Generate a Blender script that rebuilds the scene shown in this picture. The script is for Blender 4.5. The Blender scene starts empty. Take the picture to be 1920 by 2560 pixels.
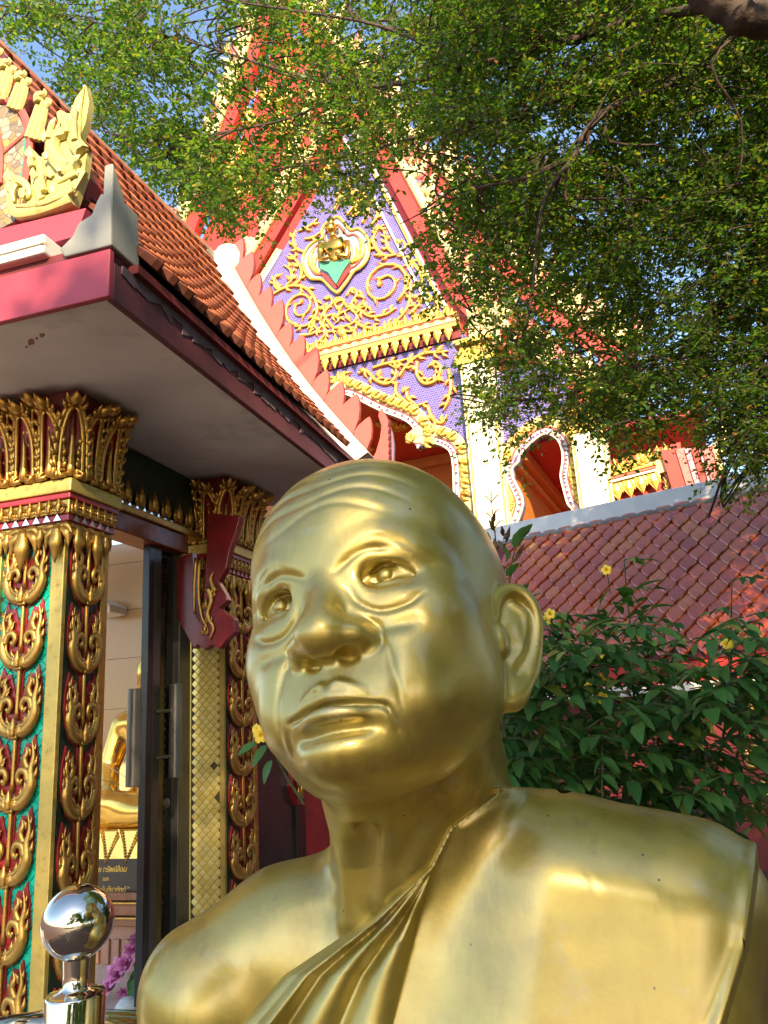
import bpy, math, random
import numpy as np
from mathutils import Vector, Matrix

# ------------------------------------------------------------------ camera, sky, sun, exposure
SC = bpy.context.scene
COL = SC.collection
FPX, PITCH, ROLL = 1922.0, math.radians(15.0), math.radians(3.6)
CAM = np.array([0.0, 0.0, 1.5])
_fw = np.array([0, math.cos(PITCH), math.sin(PITCH)])
_r0 = np.array([1.0, 0, 0]); _u0 = np.array([0, -math.sin(PITCH), math.cos(PITCH)])
_rt = _r0 * math.cos(ROLL) - _u0 * math.sin(ROLL)
_up = _u0 * math.cos(ROLL) + _r0 * math.sin(ROLL)
cd = bpy.data.cameras.new('camera'); cam = bpy.data.objects.new('camera', cd); COL.objects.link(cam)
cd.sensor_fit = 'VERTICAL'; cd.sensor_height = 36.0; cd.sensor_width = 27.0; cd.lens = 36.0 * FPX / 2560.0
cd.clip_start = 0.05; cd.clip_end = 2000
cam.matrix_world = Matrix(((_rt[0], _up[0], -_fw[0], CAM[0]), (_rt[1], _up[1], -_fw[1], CAM[1]), (_rt[2], _up[2], -_fw[2], CAM[2]), (0, 0, 0, 1)))
SC.camera = cam

SUN_EL, SUN_AZ = math.radians(27.0), math.radians(178.0)   # azimuth clockwise from +Y: behind the camera
sdir = Vector((math.sin(SUN_AZ) * math.cos(SUN_EL), math.cos(SUN_AZ) * math.cos(SUN_EL), math.sin(SUN_EL)))
W = bpy.data.worlds.new('World'); SC.world = W; W.use_nodes = True
nt = W.node_tree; nt.nodes.clear()
sky = nt.nodes.new('ShaderNodeTexSky'); sky.sky_type = 'NISHITA'; sky.sun_disc = False
sky.sun_elevation = SUN_EL; sky.sun_rotation = SUN_AZ; sky.altitude = 0; sky.air_density = 1.0; sky.dust_density = 1.0; sky.ozone_density = 1.6
bg = nt.nodes.new('ShaderNodeBackground'); bg.inputs[1].default_value = 0.15
wo = nt.nodes.new('ShaderNodeOutputWorld')
nt.links.new(sky.outputs[0], bg.inputs[0]); nt.links.new(bg.outputs[0], wo.inputs[0])
sd = bpy.data.lights.new('sun', 'SUN'); sd.energy = 4.2; sd.angle = math.radians(0.5); sd.color = (1.0, 0.80, 0.50)
so = bpy.data.objects.new('sun', sd); COL.objects.link(so); so.rotation_euler = sdir.to_track_quat('Z', 'Y').to_euler()
so.location = (0, -20, 20)
SC.view_settings.view_transform = 'Standard'; SC.view_settings.look = 'None'
SC.view_settings.exposure = 1.5; SC.view_settings.gamma = 1.0; SC.view_settings.use_curve_mapping = False
SC.cycles.use_denoising = True
SC.cycles.max_bounces = 8; SC.cycles.transparent_max_bounces = 16; SC.cycles.sample_clamp_indirect = 6
SC.render.film_transparent = False
SC.cycles.caustics_reflective = False; SC.cycles.caustics_refractive = False
# ------------------------------------------------------------------ helpers
RNG = random.Random(7); NR = np.random.default_rng(11)
def ray(x, y): return _fw + _rt * ((x - 960) / FPX) + _up * ((1280 - y) / FPX)
def dep(x, y, d): return CAM + ray(x, y) * d            # the point of the place seen at a pixel of the photo, d metres ahead
def onpl(x, y, p0, n):
    r = ray(x, y); n = np.asarray(n, float); t = np.dot(np.asarray(p0, float) - CAM, n) / np.dot(r, n); return CAM + r * t
def proj(p):
    q = np.asarray(p, float) - CAM; z = q @ _fw; return (960 + FPX * (q @ _rt) / z, 1280 - FPX * (q @ _up) / z)

def tag(o, label=None, cat=None, group=None, kind=None):
    if label: o['label'] = label
    if cat: o['category'] = cat
    if group: o['group'] = group
    if kind: o['kind'] = kind
    return o
def empty(name, loc=(0, 0, 0), label=None, cat=None, group=None, parent=None):
    o = bpy.data.objects.new(name, None); COL.objects.link(o); o.location = loc; o.empty_display_size = 0.1
    if parent: o.parent = parent
    return tag(o, label, cat, group)
def link(name, me, parent=None):
    o = bpy.data.objects.new(name, me); COL.objects.link(o)
    if parent is not None:
        o.parent = parent
        if parent.type == 'EMPTY' or True:
            o.matrix_parent_inverse = world_of(parent).inverted()
    return o
def world_of(o):
    m = o.matrix_basis.copy()
    if o.parent: m = world_of(o.parent) @ o.matrix_parent_inverse @ m
    return m
def setm(o, M):                                          # place o at world matrix M whatever its parent
    if o.parent: o.matrix_parent_inverse = world_of(o.parent).inverted()
    o.matrix_basis = Matrix(M)

class MB:
    """collects faces and links them as one mesh"""
    def __init__(s): s.v = []; s.f = []; s.mi = []
    def add(s, vs, fs, mi=0):
        o = len(s.v); s.v += [tuple(map(float, p)) for p in vs]; s.f += [tuple(i + o for i in f) for f in fs]; s.mi += [mi] * len(fs)
    def hexa(s, b, t, mi=0):                             # b, t: four bottom and four top corners
        s.add(list(b) + list(t), [(3, 2, 1, 0), (4, 5, 6, 7), (0, 1, 5, 4), (1, 2, 6, 5), (2, 3, 7, 6), (3, 0, 4, 7)], mi)
    def box(s, o, a, b, c, mi=0):                        # corner o and three edge vectors
        o, a, b, c = map(lambda q: np.asarray(q, float), (o, a, b, c))
        s.hexa([o, o + a, o + a + b, o + b], [o + c, o + a + c, o + a + b + c, o + b + c], mi)
    def prism(s, pts, n, mi=0):                          # outline pts (3d, in a plane) pushed along n
        pts = [np.asarray(p, float) for p in pts]; n = np.asarray(n, float); k = len(pts)
        s.add(pts + [p + n for p in pts], [tuple(range(k - 1, -1, -1)), tuple(range(k, 2 * k))] + [(i, (i + 1) % k, k + (i + 1) % k, k + i) for i in range(k)], mi)
    def tube(s, pts, rad, seg=6, cap=True, flat=None, mi=0):   # tube along 3d points; rad number or list; flat=(dir, factor)
        P = np.asarray(pts, float); n = len(P)
        R = np.full(n, rad, float) if np.isscalar(rad) else np.asarray(rad, float)
        T = np.gradient(P, axis=0); T /= np.linalg.norm(T, axis=1)[:, None] + 1e-12
        if flat is not None: ref = np.asarray(flat[0], float)
        else:
            ref = np.array([0, 0, 1.0]);
            if abs(T[0] @ ref) > 0.9: ref = np.array([1.0, 0, 0])
        vs = []; fs = []
        b = None
        for i in range(n):
            if flat is not None: b = ref - T[i] * (T[i] @ ref)
            elif b is None: b = ref - T[i] * (T[i] @ ref)
            else: b = b - T[i] * (T[i] @ b)
            b = b / (np.linalg.norm(b) + 1e-12); a = np.cross(T[i], b)
            fb = flat[1] if flat is not None else 1.0
            for k in range(seg):
                w = 2 * math.pi * k / seg; vs.append(P[i] + R[i] * (a * math.cos(w) + b * math.sin(w) * fb))
        for i in range(n - 1):
            for k in range(seg):
                fs.append((i * seg + k, i * seg + (k + 1) % seg, (i + 1) * seg + (k + 1) % seg, (i + 1) * seg + k))
        if cap: fs += [tuple(range(seg - 1, -1, -1)), tuple(range((n - 1) * seg, n * seg))]
        s.add(vs, fs, mi)
    def lathe(s, prof, c, ax=(0, 0, 1), seg=24, mi=0, a0=0, a1=2 * math.pi):   # prof: (radius, height)
        ax = np.asarray(ax, float); ax /= np.linalg.norm(ax); e = np.array([1.0, 0, 0]) if abs(ax[0]) < .9 else np.array([0, 1.0, 0])
        e1 = np.cross(ax, e); e1 /= np.linalg.norm(e1); e2 = np.cross(ax, e1); c = np.asarray(c, float)
        vs = []; fs = []; m = len(prof)
        for k in range(seg):
            w = a0 + (a1 - a0) * k / seg
            for r, h in prof: vs.append(c + ax * h + r * (e1 * math.cos(w) + e2 * math.sin(w)))
        for k in range(seg):
            k2 = (k + 1) % seg
            for i in range(m - 1): fs.append((k * m + i, k2 * m + i, k2 * m + i + 1, k * m + i + 1))
        s.add(vs, fs, mi)
    def mesh(s, name, mats, smooth=False, bevel=None):
        me = bpy.data.meshes.new(name); me.from_pydata(s.v, [], s.f)
        for m in (mats if isinstance(mats, (list, tuple)) else [mats]): me.materials.append(m)
        if any(s.mi): me.polygons.foreach_set('material_index', s.mi)
        import bmesh
        bm = bmesh.new(); bm.from_mesh(me); bmesh.ops.recalc_face_normals(bm, faces=bm.faces); bm.to_mesh(me); bm.free()
        if smooth: me.polygons.foreach_set('use_smooth', [True] * len(me.polygons))
        me.update(); return me
    def build(s, name, mats, parent=None, smooth=False):
        return link(name, s.mesh(name, mats, smooth), parent)
def smooth_angle(o, deg=40):
    o.data.polygons.foreach_set('use_smooth', [True] * len(o.data.polygons))
    try: o.data.set_sharp_from_angle(angle=math.radians(deg))
    except Exception: pass
def bevel(o, w, seg=2):
    m = o.modifiers.new('bevel', 'BEVEL'); m.width = w; m.segments = seg; m.limit_method = 'ANGLE'; m.angle_limit = math.radians(35)
    m.harden_normals = False
def fast_mesh(name, V, Fq, mats, smooth=False):            # numpy arrays of vertices and same-size faces
    me = bpy.data.meshes.new(name); V = np.asarray(V, np.float32); Fq = np.asarray(Fq, np.int32); k = Fq.shape[1]
    me.vertices.add(len(V)); me.vertices.foreach_set('co', V.ravel())
    me.loops.add(Fq.size); me.loops.foreach_set('vertex_index', Fq.ravel())
    me.polygons.add(len(Fq)); me.polygons.foreach_set('loop_start', np.arange(0, Fq.size, k, dtype=np.int32))
    me.polygons.foreach_set('loop_total', np.full(len(Fq), k, np.int32))
    if smooth: me.polygons.foreach_set('use_smooth', np.ones(len(Fq), bool))
    for m in (mats if isinstance(mats, (list, tuple)) else [mats]): me.materials.append(m)
    me.update(calc_edges=True); me.validate(); return me

# ------------------------------------------------------------------ materials
class NT:
    def __init__(s, name):
        s.m = bpy.data.materials.new(name); s.m.use_nodes = True; s.t = s.m.node_tree; s.p = s.t.nodes['Principled BSDF']
    def n(s, ty, **kw):
        o = s.t.nodes.new(ty)
        for k, v in kw.items():
            if k in o.inputs: o.inputs[k].default_value = v
            else: setattr(o, k, v)
        return o
    def l(s, a, b): s.t.links.new(a, b)
    def coord(s, kind='Object'): return s.n('ShaderNodeTexCoord').outputs[kind]
    def noise(s, scale, detail=4, rough=.55, co=None, kind='Object'):
        o = s.n('ShaderNodeTexNoise'); o.inputs['Scale'].default_value = scale; o.inputs['Detail'].default_value = detail; o.inputs['Roughness'].default_value = rough
        s.l(co if co is not None else s.coord(kind), o.inputs['Vector']); return o
    def ramp(s, fac, stops):
        o = s.n('ShaderNodeValToRGB'); e = o.color_ramp.elements
        while len(e) < len(stops): e.new(.5)
        for i, (p, c) in enumerate(stops):
            e[i].position = p; e[i].color = (c, c, c, 1) if np.isscalar(c) else (*c[:3], 1)
        s.l(fac, o.inputs['Fac']); return o.outputs['Color']
    def mix(s, fac, a, b, mode='MIX'):
        o = s.n('ShaderNodeMix'); o.data_type = 'RGBA'; o.blend_type = mode
        for sock, val in ((o.inputs[0], fac), (o.inputs[6], a), (o.inputs[7], b)):
            if hasattr(val, 'is_linked') or isinstance(val, bpy.types.NodeSocket): s.l(val, sock)
            elif np.isscalar(val): sock.default_value = val
            else: sock.default_value = (*val[:3], 1)
        return o.outputs[2]
    def set(s, **kw):
        for k, v in kw.items():
            i = s.p.inputs[k]
            if isinstance(v, bpy.types.NodeSocket): s.l(v, i)
            elif isinstance(v, (tuple, list)) and len(v) == 3: i.default_value = (*v, 1)
            else: i.default_value = v
    def bump(s, h, strength=.3, dist=.01):
        o = s.n('ShaderNodeBump'); o.inputs['Strength'].default_value = strength; o.inputs['Distance'].default_value = dist
        s.l(h, o.inputs['Height']); s.l(o.outputs[0], s.p.inputs['Normal']); return o
def paint(name, col, rough=.5, metal=0.0, var=.15, scale=6, bump=.15, bscale=60, bdist=.002, dirt=None, coat=0):
    t = NT(name); n = t.noise(scale, 5)
    lo = tuple(c * (1 - var) for c in col); hi = tuple(min(1, c * (1 + var)) for c in col)
    c = t.ramp(n.outputs['Fac'], [(.3, lo), (.7, hi)])
    if dirt:
        d = t.noise(dirt[1], 6, .65); f = t.ramp(d.outputs['Fac'], [(dirt[2], 0.0), (dirt[2] + .12, 1.0)])
        c = t.mix(f, c, dirt[0])
    t.set(**{'Base Color': c, 'Roughness': rough, 'Metallic': metal})
    if coat: t.set(**{'Coat Weight': coat, 'Coat Roughness': .15})
    b = t.noise(bscale, 4); t.bump(b.outputs['Fac'], bump, bdist)
    return t.m
def curve(pts, n=10):                                     # Catmull-Rom through points (any dimension)
    p = np.asarray(pts, float); p = np.vstack([2 * p[0] - p[1], p, 2 * p[-1] - p[-2]]); out = []
    for i in range(1, len(p) - 2):
        for t in np.linspace(0, 1, n, endpoint=False):
            a, b, c, d = p[i - 1:i + 3]
            out.append(.5 * (2 * b + (c - a) * t + (2 * a - 5 * b + 4 * c - d) * t * t + (3 * b - a - 3 * c + d) * t ** 3))
    out.append(p[-2]); return np.array(out)
# ------------------------------------------------------------------ shared paints and ornament builders
def gilt(name, col=(.74, .47, .13), rough=.34, metal=.85, low=(.30, .15, .03), sc=40):
    t = NT(name); n = t.noise(sc, 6, .65); c = t.ramp(n.outputs['Fac'], [(.28, low), (.42, tuple(k * .85 for k in col)), (.75, col)])
    t.set(**{'Base Color': c, 'Metallic': metal, 'Roughness': rough}); b = t.noise(sc * 4, 3); t.bump(b.outputs['Fac'], .25, .002); return t.m
M_GILT = gilt('gilt', (.60, .36, .09), .36, .85, (.20, .09, .02), 34); M_GILT2 = gilt('gilt_yellow', (.66, .49, .13), .42, .5, (.36, .22, .04), 30); M_NAGA = gilt('naga_gold', (.60, .52, .19), .45, .2, (.30, .20, .05), 22)
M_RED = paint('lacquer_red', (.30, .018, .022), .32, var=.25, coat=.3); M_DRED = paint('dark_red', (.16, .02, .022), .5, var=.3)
M_PINK = paint('pink_red_paint', (.36, .042, .07), .55, var=.12, scale=3, dirt=((.30, .05, .08), 2.2, .60))
M_PINKF = paint('faded_pink', (.52, .085, .075), .6, var=.10)
M_MAROON = paint('maroon_paint', (.115, .03, .04), .5, var=.3, scale=5, dirt=((.10, .03, .035), 5, .6))
M_WHITE = paint('white_plaster', (.74, .72, .68), .65, var=.07, scale=4, dirt=((.45, .42, .37), 3, .66))
M_CEMENT = paint('grey_plaster', (.25, .255, .24), .75, var=.16, scale=7, bump=.4, bscale=40, dirt=((.28, .27, .25), 9, .64))
M_SOFFIT = paint('soffit_plaster', (.80, .77, .72), .8, var=.12, scale=2.5, dirt=((.50, .46, .41), 1.3, .56))
M_BLACK = paint('black_metal', (.012, .012, .014), .28, var=.3); M_GREY = paint('grey_metal', (.10, .098, .09), .35, .6, var=.15)
M_DGREEN = paint('dark_green_glass', (.008, .028, .016), .35, var=.6, scale=40)
M_PURPLE = paint('purple_glass', (.05, .02, .06), .25, var=.4)
M_CREAM = paint('cream_paint', (.80, .74, .60), .55, var=.05)
def tile_mat(name, cols, rough=.15, spec=.5, bump=.2):
    t = NT(name); oi = t.n('ShaderNodeObjectInfo'); c = t.ramp(oi.outputs['Random'], [(i / max(1, len(cols) - 1), k) for i, k in enumerate(cols)])
    n = t.noise(25, 4, .6); c2 = t.mix(t.ramp(n.outputs['Fac'], [(.45, 0.0), (.8, .5)]), c, tuple(k * .55 for k in cols[0]))
    t.set(**{'Base Color': c2, 'Roughness': rough}); b = t.noise(60, 3); t.bump(b.outputs['Fac'], bump, .002); return t.m
M_TEAL = tile_mat('teal_mirror_tile', [(.0, .42, .30), (.01, .54, .38), (.0, .34, .25)], .12)
M_YTILE = tile_mat('gold_mirror_tile', [(.90, .72, .20), (.95, .80, .30), (.80, .60, .14)], .22)
M_YTILE.node_tree.nodes['Principled BSDF'].inputs['Metallic'].default_value = .25
def roof_mat(name, cols, rough, dirt):
    t = NT(name); oi = t.n('ShaderNodeObjectInfo'); c = t.ramp(oi.outputs['Random'], [(i / max(1, len(cols) - 1), k) for i, k in enumerate(cols)])
    n = t.noise(14, 6, .7); c = t.mix(t.ramp(n.outputs['Fac'], [(.52, 0.0), (.72, .75)]), c, dirt)
    r = t.ramp(t.noise(30, 4).outputs['Fac'], [(.3, rough), (.7, rough + .15)])
    t.set(**{'Base Color': c, 'Roughness': r}); b = t.noise(50, 4); t.bump(b.outputs['Fac'], .25, .003); return t.m
M_OTILE = roof_mat('orange_roof_tile', [(.46, .11, .032), (.55, .15, .045), (.33, .065, .028), (.55, .19, .07)], .42, (.13, .045, .03))
M_RTILE = roof_mat('glazed_roof_tile', [(.52, .075, .008), (.60, .115, .010), (.42, .055, .008), (.62, .16, .02)], .05, (.24, .05, .03))

M_RTILE.node_tree.nodes['Principled BSDF'].inputs['Coat Weight'].default_value = .6; M_RTILE.node_tree.nodes['Principled BSDF'].inputs['Coat IOR'].default_value = 1.7; M_RTILE.node_tree.nodes['Principled BSDF'].inputs['Coat Roughness'].default_value = .03
M_GRIME_SHADE = paint('tile_edge_grime_shade', (.045, .016, .012), .85, var=.4); M_GRIME_SHADE2 = paint('orange_tile_edge', (.13, .03, .014), .8, var=.4)  # dark tile rims and undersides: edge dirt, plus painted-in shade of the gaps
class Fr:                                                 # a flat frame to draw ornaments in: x, y in the plane, h out of it
    def __init__(s, o, ex, ey, n): s.o, s.ex, s.ey, s.n = [np.asarray(q, float) for q in (o, ex, ey, n)]
    def P(s, x, y, h=0): return s.o + s.ex * x + s.ey * y + s.n * h
    def pts(s, L, h=0): return [s.P(p[0], p[1], h) for p in L]
    def mat(s, k=1.0):
        e = s.ex / np.linalg.norm(s.ex); M = Matrix(((s.ex[0] * k, s.ey[0] * k, s.n[0] * k, s.o[0]), (s.ex[1] * k, s.ey[1] * k, s.n[1] * k, s.o[1]), (s.ex[2] * k, s.ey[2] * k, s.n[2] * k, s.o[2]), (0, 0, 0, 1))); return M
XY = Fr((0, 0, 0), (1, 0, 0), (0, 1, 0), (0, 0, 1))
def vine(mb, fr, pts, r0, r1, h=0, n=5, relief=.7, seg=6, mid=None, mi=0):       # tapered relief stroke through 2d points
    c = curve(pts, n); m = len(c); t = np.linspace(0, 1, m)
    r = r0 + (r1 - r0) * t if mid is None else np.interp(t, [0, .5, 1], [r0, mid, r1])
    mb.tube(fr.pts(c, h), r, seg, True, (fr.n, relief), mi)
def leaf2(mb, fr, a, b, w, bend=0, h=0, mi=0, relief=.6):                        # one flame leaf from a to b
    a = np.asarray(a, float); b = np.asarray(b, float); d = b - a; pn = np.array([-d[1], d[0]])
    vine(mb, fr, [a, a + d * .45 + pn * bend * .7, b + pn * bend * .1], w * .55, w * .06, h, 4, relief, 5, w, mi)
def scroll(mb, fr, c, r, turns, a0, sgn, w, h=0, leaves=6, mi=0, tail=None):     # spiral with flame leaves on its outside
    N = int(14 * turns) + 4; ts = np.linspace(0, 1, N); pts = []
    for t in ts:
        a = a0 + sgn * 2 * math.pi * turns * t; q = r * (1 - .80 * t); pts.append((c[0] + q * math.cos(a), c[1] + q * math.sin(a)))
    full = (list(tail) if tail else []) + pts
    mb.tube(fr.pts(full, h), np.linspace(w, w * .55, len(full)), 6, True, (fr.n, .8), mi)
    for k in range(leaves):
        i = int((k + .5) / leaves * (N - 3)); p = np.array(pts[i]); t = np.array(pts[i + 1]) - p; t /= np.linalg.norm(t) + 1e-9
        o = (p - np.array(c)); o /= np.linalg.norm(o) + 1e-9
        side = 1 if k % 2 == 0 else -1; L = w * (4.4 if side > 0 else 3.4)
        leaf2(mb, fr, p, p + (t * .9 + o * side * .75) * L, w * .9, .25 * side * sgn, h, mi)
    e = np.array(pts[-1]); leaf2(mb, fr, e, e + np.array([w * 1.5, w * 2.5]), w * 1.5, .2, h, mi)
def flame(mb, fr, x, y, s, lean=0, h=0, mi=0):            # three-pointed flame bud, the commonest small ornament
    leaf2(mb, fr, (x, y), (x + lean * s, y + s), s * .24, 0, h + s * .05, mi)
    for k in (-1, 1):
        leaf2(mb, fr, (x, y), (x + k * s * .34 + lean * s * .5, y + s * .62), s * .15, -k * .3, h, mi)
        leaf2(mb, fr, (x, y), (x + k * s * .46, y + s * .28), s * .11, -k * .4, h, mi)
def diamond_tile(a, th):                                  # square tile standing on its corner, chamfered
    mb = MB(); q = a * .86; b = [(0, -a, 0), (a, 0, 0), (0, a, 0), (-a, 0, 0)]; t = [(0, -q, th), (q, 0, th), (0, q, th), (-q, 0, th)]; mb.hexa(b, t); return mb
# ------------------------------------------------------------------ the golden monk bust: a body shaped as a distance field, then meshed
def smin(a, b, k):
    h = np.clip(.5 + .5 * (b - a) / k, 0, 1); return b + (a - b) * h - k * h * (1 - h)
def smax(a, b, k): return -smin(-a, -b, k)
def s_ell(P, c, r, M=None):
    q = P - np.asarray(c, np.float32)
    if M is not None: q = q @ np.asarray(M, np.float32)
    r = np.asarray(r, np.float32); k0 = np.sqrt(((q / r) ** 2).sum(1)); k1 = np.sqrt(((q / (r * r)) ** 2).sum(1)) + 1e-9
    return k0 * (k0 - 1) / k1
def s_caps(P, a, b, ra, rb):
    a = np.asarray(a, np.float32); b = np.asarray(b, np.float32); ab = b - a; q = P - a
    t = np.clip(q @ ab / (ab @ ab), 0, 1); d = q - t[:, None] * ab
    return np.sqrt((d * d).sum(1)) - (ra + (rb - ra) * t)
def s_line(P, pts, rad, k=None):
    pts = np.asarray(pts, np.float32); rad = np.full(len(pts), rad) if np.isscalar(rad) else rad; d = None
    for i in range(len(pts) - 1):
        e = s_caps(P, pts[i], pts[i + 1], rad[i], rad[i + 1]); d = e if d is None else (np.minimum(d, e) if k is None else smin(d, e, k))
    return d
def yaw_axes(w):                                          # rotation matrix about z for tilted ellipsoids (columns = axes)
    c, s = math.cos(w), math.sin(w); return np.array([[c, -s, 0], [s, c, 0], [0, 0, 1]])
def rot(ax, w): return np.array(Matrix.Rotation(w, 3, ax))

# head frame in millimetres of a life-size head: x towards the viewer's right, y out of the face, z up; origin between the pupils
HY, HP, HR, HS = math.radians(24), math.radians(16), math.radians(-9), 3.12e-3
def head_frame():
    cy, sy, cp, sp, cr, sr = math.cos(HY), math.sin(HY), math.cos(HP), math.sin(HP), math.cos(HR), math.sin(HR)
    B = np.diag([1.0, -1, 1]); Rr = np.array([[cr, 0, sr], [0, 1, 0], [-sr, 0, cr]]); Rp = np.array([[1, 0, 0], [0, cp, -sp], [0, sp, cp]])
    Ry = np.array([[cy, -sy, 0], [sy, cy, 0], [0, 0, 1]]); return B @ Ry @ Rp @ Rr
HM = head_frame(); HC = dep(834, 1476, 1.40)
def h2w(p): return HC + (np.asarray(p, float) @ HM.T) * HS
def hpix(x, y, yl):                                       # head point seen at a photo pixel when its y (out of the face) is yl
    n = HM[:, 1]; w = onpl(x, y, HC + n * yl * HS, n); return ((w - HC) @ HM) / HS

def head_sdf(Q):                                          # Q in mm
    E = s_ell
    d = E(Q, (0, -86, 30), (80, 98, 90))                                   # cranium
    d = smin(d, E(Q, (0, -38, 40), (67, 55, 58)), 30)                      # forehead
    d = smin(d, E(Q, (0, -50, -30), (72, 62, 68)), 22)                     # face mass
    for s in (-1, 1):
        d = smin(d, E(Q, (s * 45, -27, -25), (25, 24, 27)), 20)            # cheekbones
        d = smin(d, E(Q, (s * 35, -24, -65), (20, 26, 24)), 20)            # jowls
        d = smin(d, E(Q, (s * 47, -64, -54), (21, 33, 28)), 26)            # jaw corner
    d = smin(d, E(Q, (0, -14, -73), (35, 26.5, 28)), 16)                     # muzzle
    d = smin(d, E(Q, (-2, -10, -94.5), (25, 23.5, 13)), 10)                    # chin
    d = smin(d, E(Q, (0, -46, -88), (46, 36, 18)), 18)                    # under the chin
    mk = (Q[:, 1] > -48) & (np.abs(Q[:, 0]) < 74) & (Q[:, 2] > -135) & (Q[:, 2] < 48)
    if mk.any(): d[mk] = face_sdf(Q[mk], d[mk])
    return d
def face_sdf(Q, d):
    E = s_ell; L = s_line
    for s in (-1, 1):                                                      # orbit hollow, then the brow over it
        d = smax(d, -E(Q, (s * 38, 5, -1), (17, 6.5, 9)), 8)
    for s in (-1, 1):
        d = smin(d, L(Q, curve([(s * 5, 3, 10), (s * 17, 6.5, 15.5), (s * 36, 3.5, 21.5), (s * 52, -11, 17), (s * 60, -25, 6)], 5), [6.5] * 5 + [7.5] * 10 + [6.0] * 6, 3), 8)
    d = smin(d, E(Q, (0, -2, 12), (14, 9, 13)), 8)
    for s in (-1, 1):
        ball = E(Q, (s * 34, -14.0, -1), (18, 14.5, 14))
        lid = E(Q, (s * 34, -8, 11), (23, 15.5, 10.5))                      # upper lid dome
        bag = E(Q, (s * 33, -12, -13.5), (19.5, 16.5, 11))                  # bag under the eye
        d = smin(d, E(Q, (s * 19, -8.5, 3), (9, 9.5, 9)), 7)
        d = smin(d, lid, 7); d = smin(d, bag, 5)
        op = L(Q, curve([(s * 19, 0, -2.5), (s * 26, 5, .5), (s * 35, 6, 1.0), (s * 45, -1, -1.5), (s * 55, -14, -5)], 5), [1.0] * 2 + [3.0] * 3 + [4.8] * 8 + [3.4] * 4 + [1.4] * 4, 1)
        op = np.minimum(op, E(Q, (s * 34, 0, .6), (15, 14, 6.4)))
        d = smax(d, -op, 1.2)
        d = smin(d, ball, 1.0)
        upr = curve([(s * 18, -1, -1.5), (s * 24, 3.6, 4.6), (s * 34, 5.5, 8.4), (s * 45, -.5, 5), (s * 56, -14, -4)], 6)
        lwr = curve([(s * 18, -1, -3), (s * 25, 2, -6), (s * 34, 3, -6.8), (s * 45, -3, -6), (s * 56, -14, -5.5)], 6)
        d = smin(d, L(Q, upr, 1.7), 4.5); d = smin(d, L(Q, lwr, 1.1), 3.5)
        d = smin(d, E(Q, (s * 34.5 - 1.2, .2, -.4), (4.5, 3.8, 4.5)), .7)       # raised iris bead
        d = smin(d, E(Q, (s * 23, -4.5, -.8), (8, 6.5, 4.6)), 2.0)
        d = smin(d, E(Q, (s * 20.5, -1.5, -2.2), (3, 3, 2.4)), 1.5)
        for a, b in (((s * 58, -13, -6), (s * 66, -26, -3)), ((s * 57, -13, -9), (s * 65, -25, -12))): d = smax(d, -s_caps(Q, a, b, .9, .5), 3)
    # nose: flat bridge, broad ball, wide wings
    nose = L(Q, curve([(-1, -1, 9), (-1, 5, -1), (0, 12, -16), (1, 19, -30), (2, 20, -37)], 5), list(np.linspace(8.0, 10.5, 21)), 4)
    nose = smin(nose, E(Q, (1, 19, -36), (14, 13.5, 10.5)), 7)
    for s, x in ((-1, -15.5), (1, 17.5)): nose = smin(nose, E(Q, (x, 8.5, -37.5), (9, 13, 8.5)), 7)
    nose = smin(nose, E(Q, (1, 10, -41), (10, 13, 5)), 6)
    d = smin(d, nose, 6)
    for s, x in ((-1, -9.5), (1, 12)):
        d = smax(d, -E(Q, (x, 11, -47.5), (5, 6.5, 2.6)), 4)
    for s, x in ((-1, 0), (1, 2.5)):
        d = crease(Q, d, [(s * 19 + x, -26), (s * 26 + x, -32), (s * 28 + x, -40), (s * 26 + x, -47)], 1.9, 1.4, s)
        # nasolabial step: a soft cheek roll outside, a shallow line inside
        d = smin(d, L(Q, curve([(s * 36, -3, -40), (s * 43, -8, -56), (s * 45, -14, -74)], 5), 2, 3), 14)
    # mouth: upper lip that overhangs from a crisp edge, ledge of a lower lip, hollow below it
    pu = curve([(-28, -2, -73.6), (-16.5, 8.5, -67.4), (-6, 13.4, -62.6), (0, 12.6, -64.6), (6, 13.4, -62.6), (17, 9, -67.6), (28, -2, -75.4)], 6)
    nu = len(pu); tt = [math.sin(math.pi * k / (nu - 1)) for k in range(nu)]
    d = smin(d, L(Q, pu, [.8 + 1.5 * t for t in tt], 1.5), 3.0)
    pm = curve([(-26, -2, -75.5), (-15, 7, -70.5), (0, 11, -68), (15, 7.5, -71), (26, -2, -77.5)], 6)
    nm = len(pm); d = smin(d, L(Q, pm, [1.2 + 3.0 * math.sin(math.pi * k / (nm - 1)) for k in range(nm)], 1.5), 3)
    pl = curve([(-25, -1, -77.5), (-13, 9.6, -77.8), (0, 13.6, -77.8), (13, 9.6, -78.8), (24, -1, -79.5)], 6)
    nl = len(pl); d = smin(d, L(Q, pl, [.9 + 4.0 * math.sin(math.pi * k / (nl - 1)) ** .8 for k in range(nl)], 1.5), 2.0)
    d = smax(d, -L(Q, [(.5, 16.5, -51), (.5, 18.5, -61)], [1.6, 1.6]), 5)
    d = crease(Q, d, [(-28.5, -75), (-16, -73.8), (0, -73.2), (16, -74.4), (28.5, -76.8)], 1.5, 3.0, 1)
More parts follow.
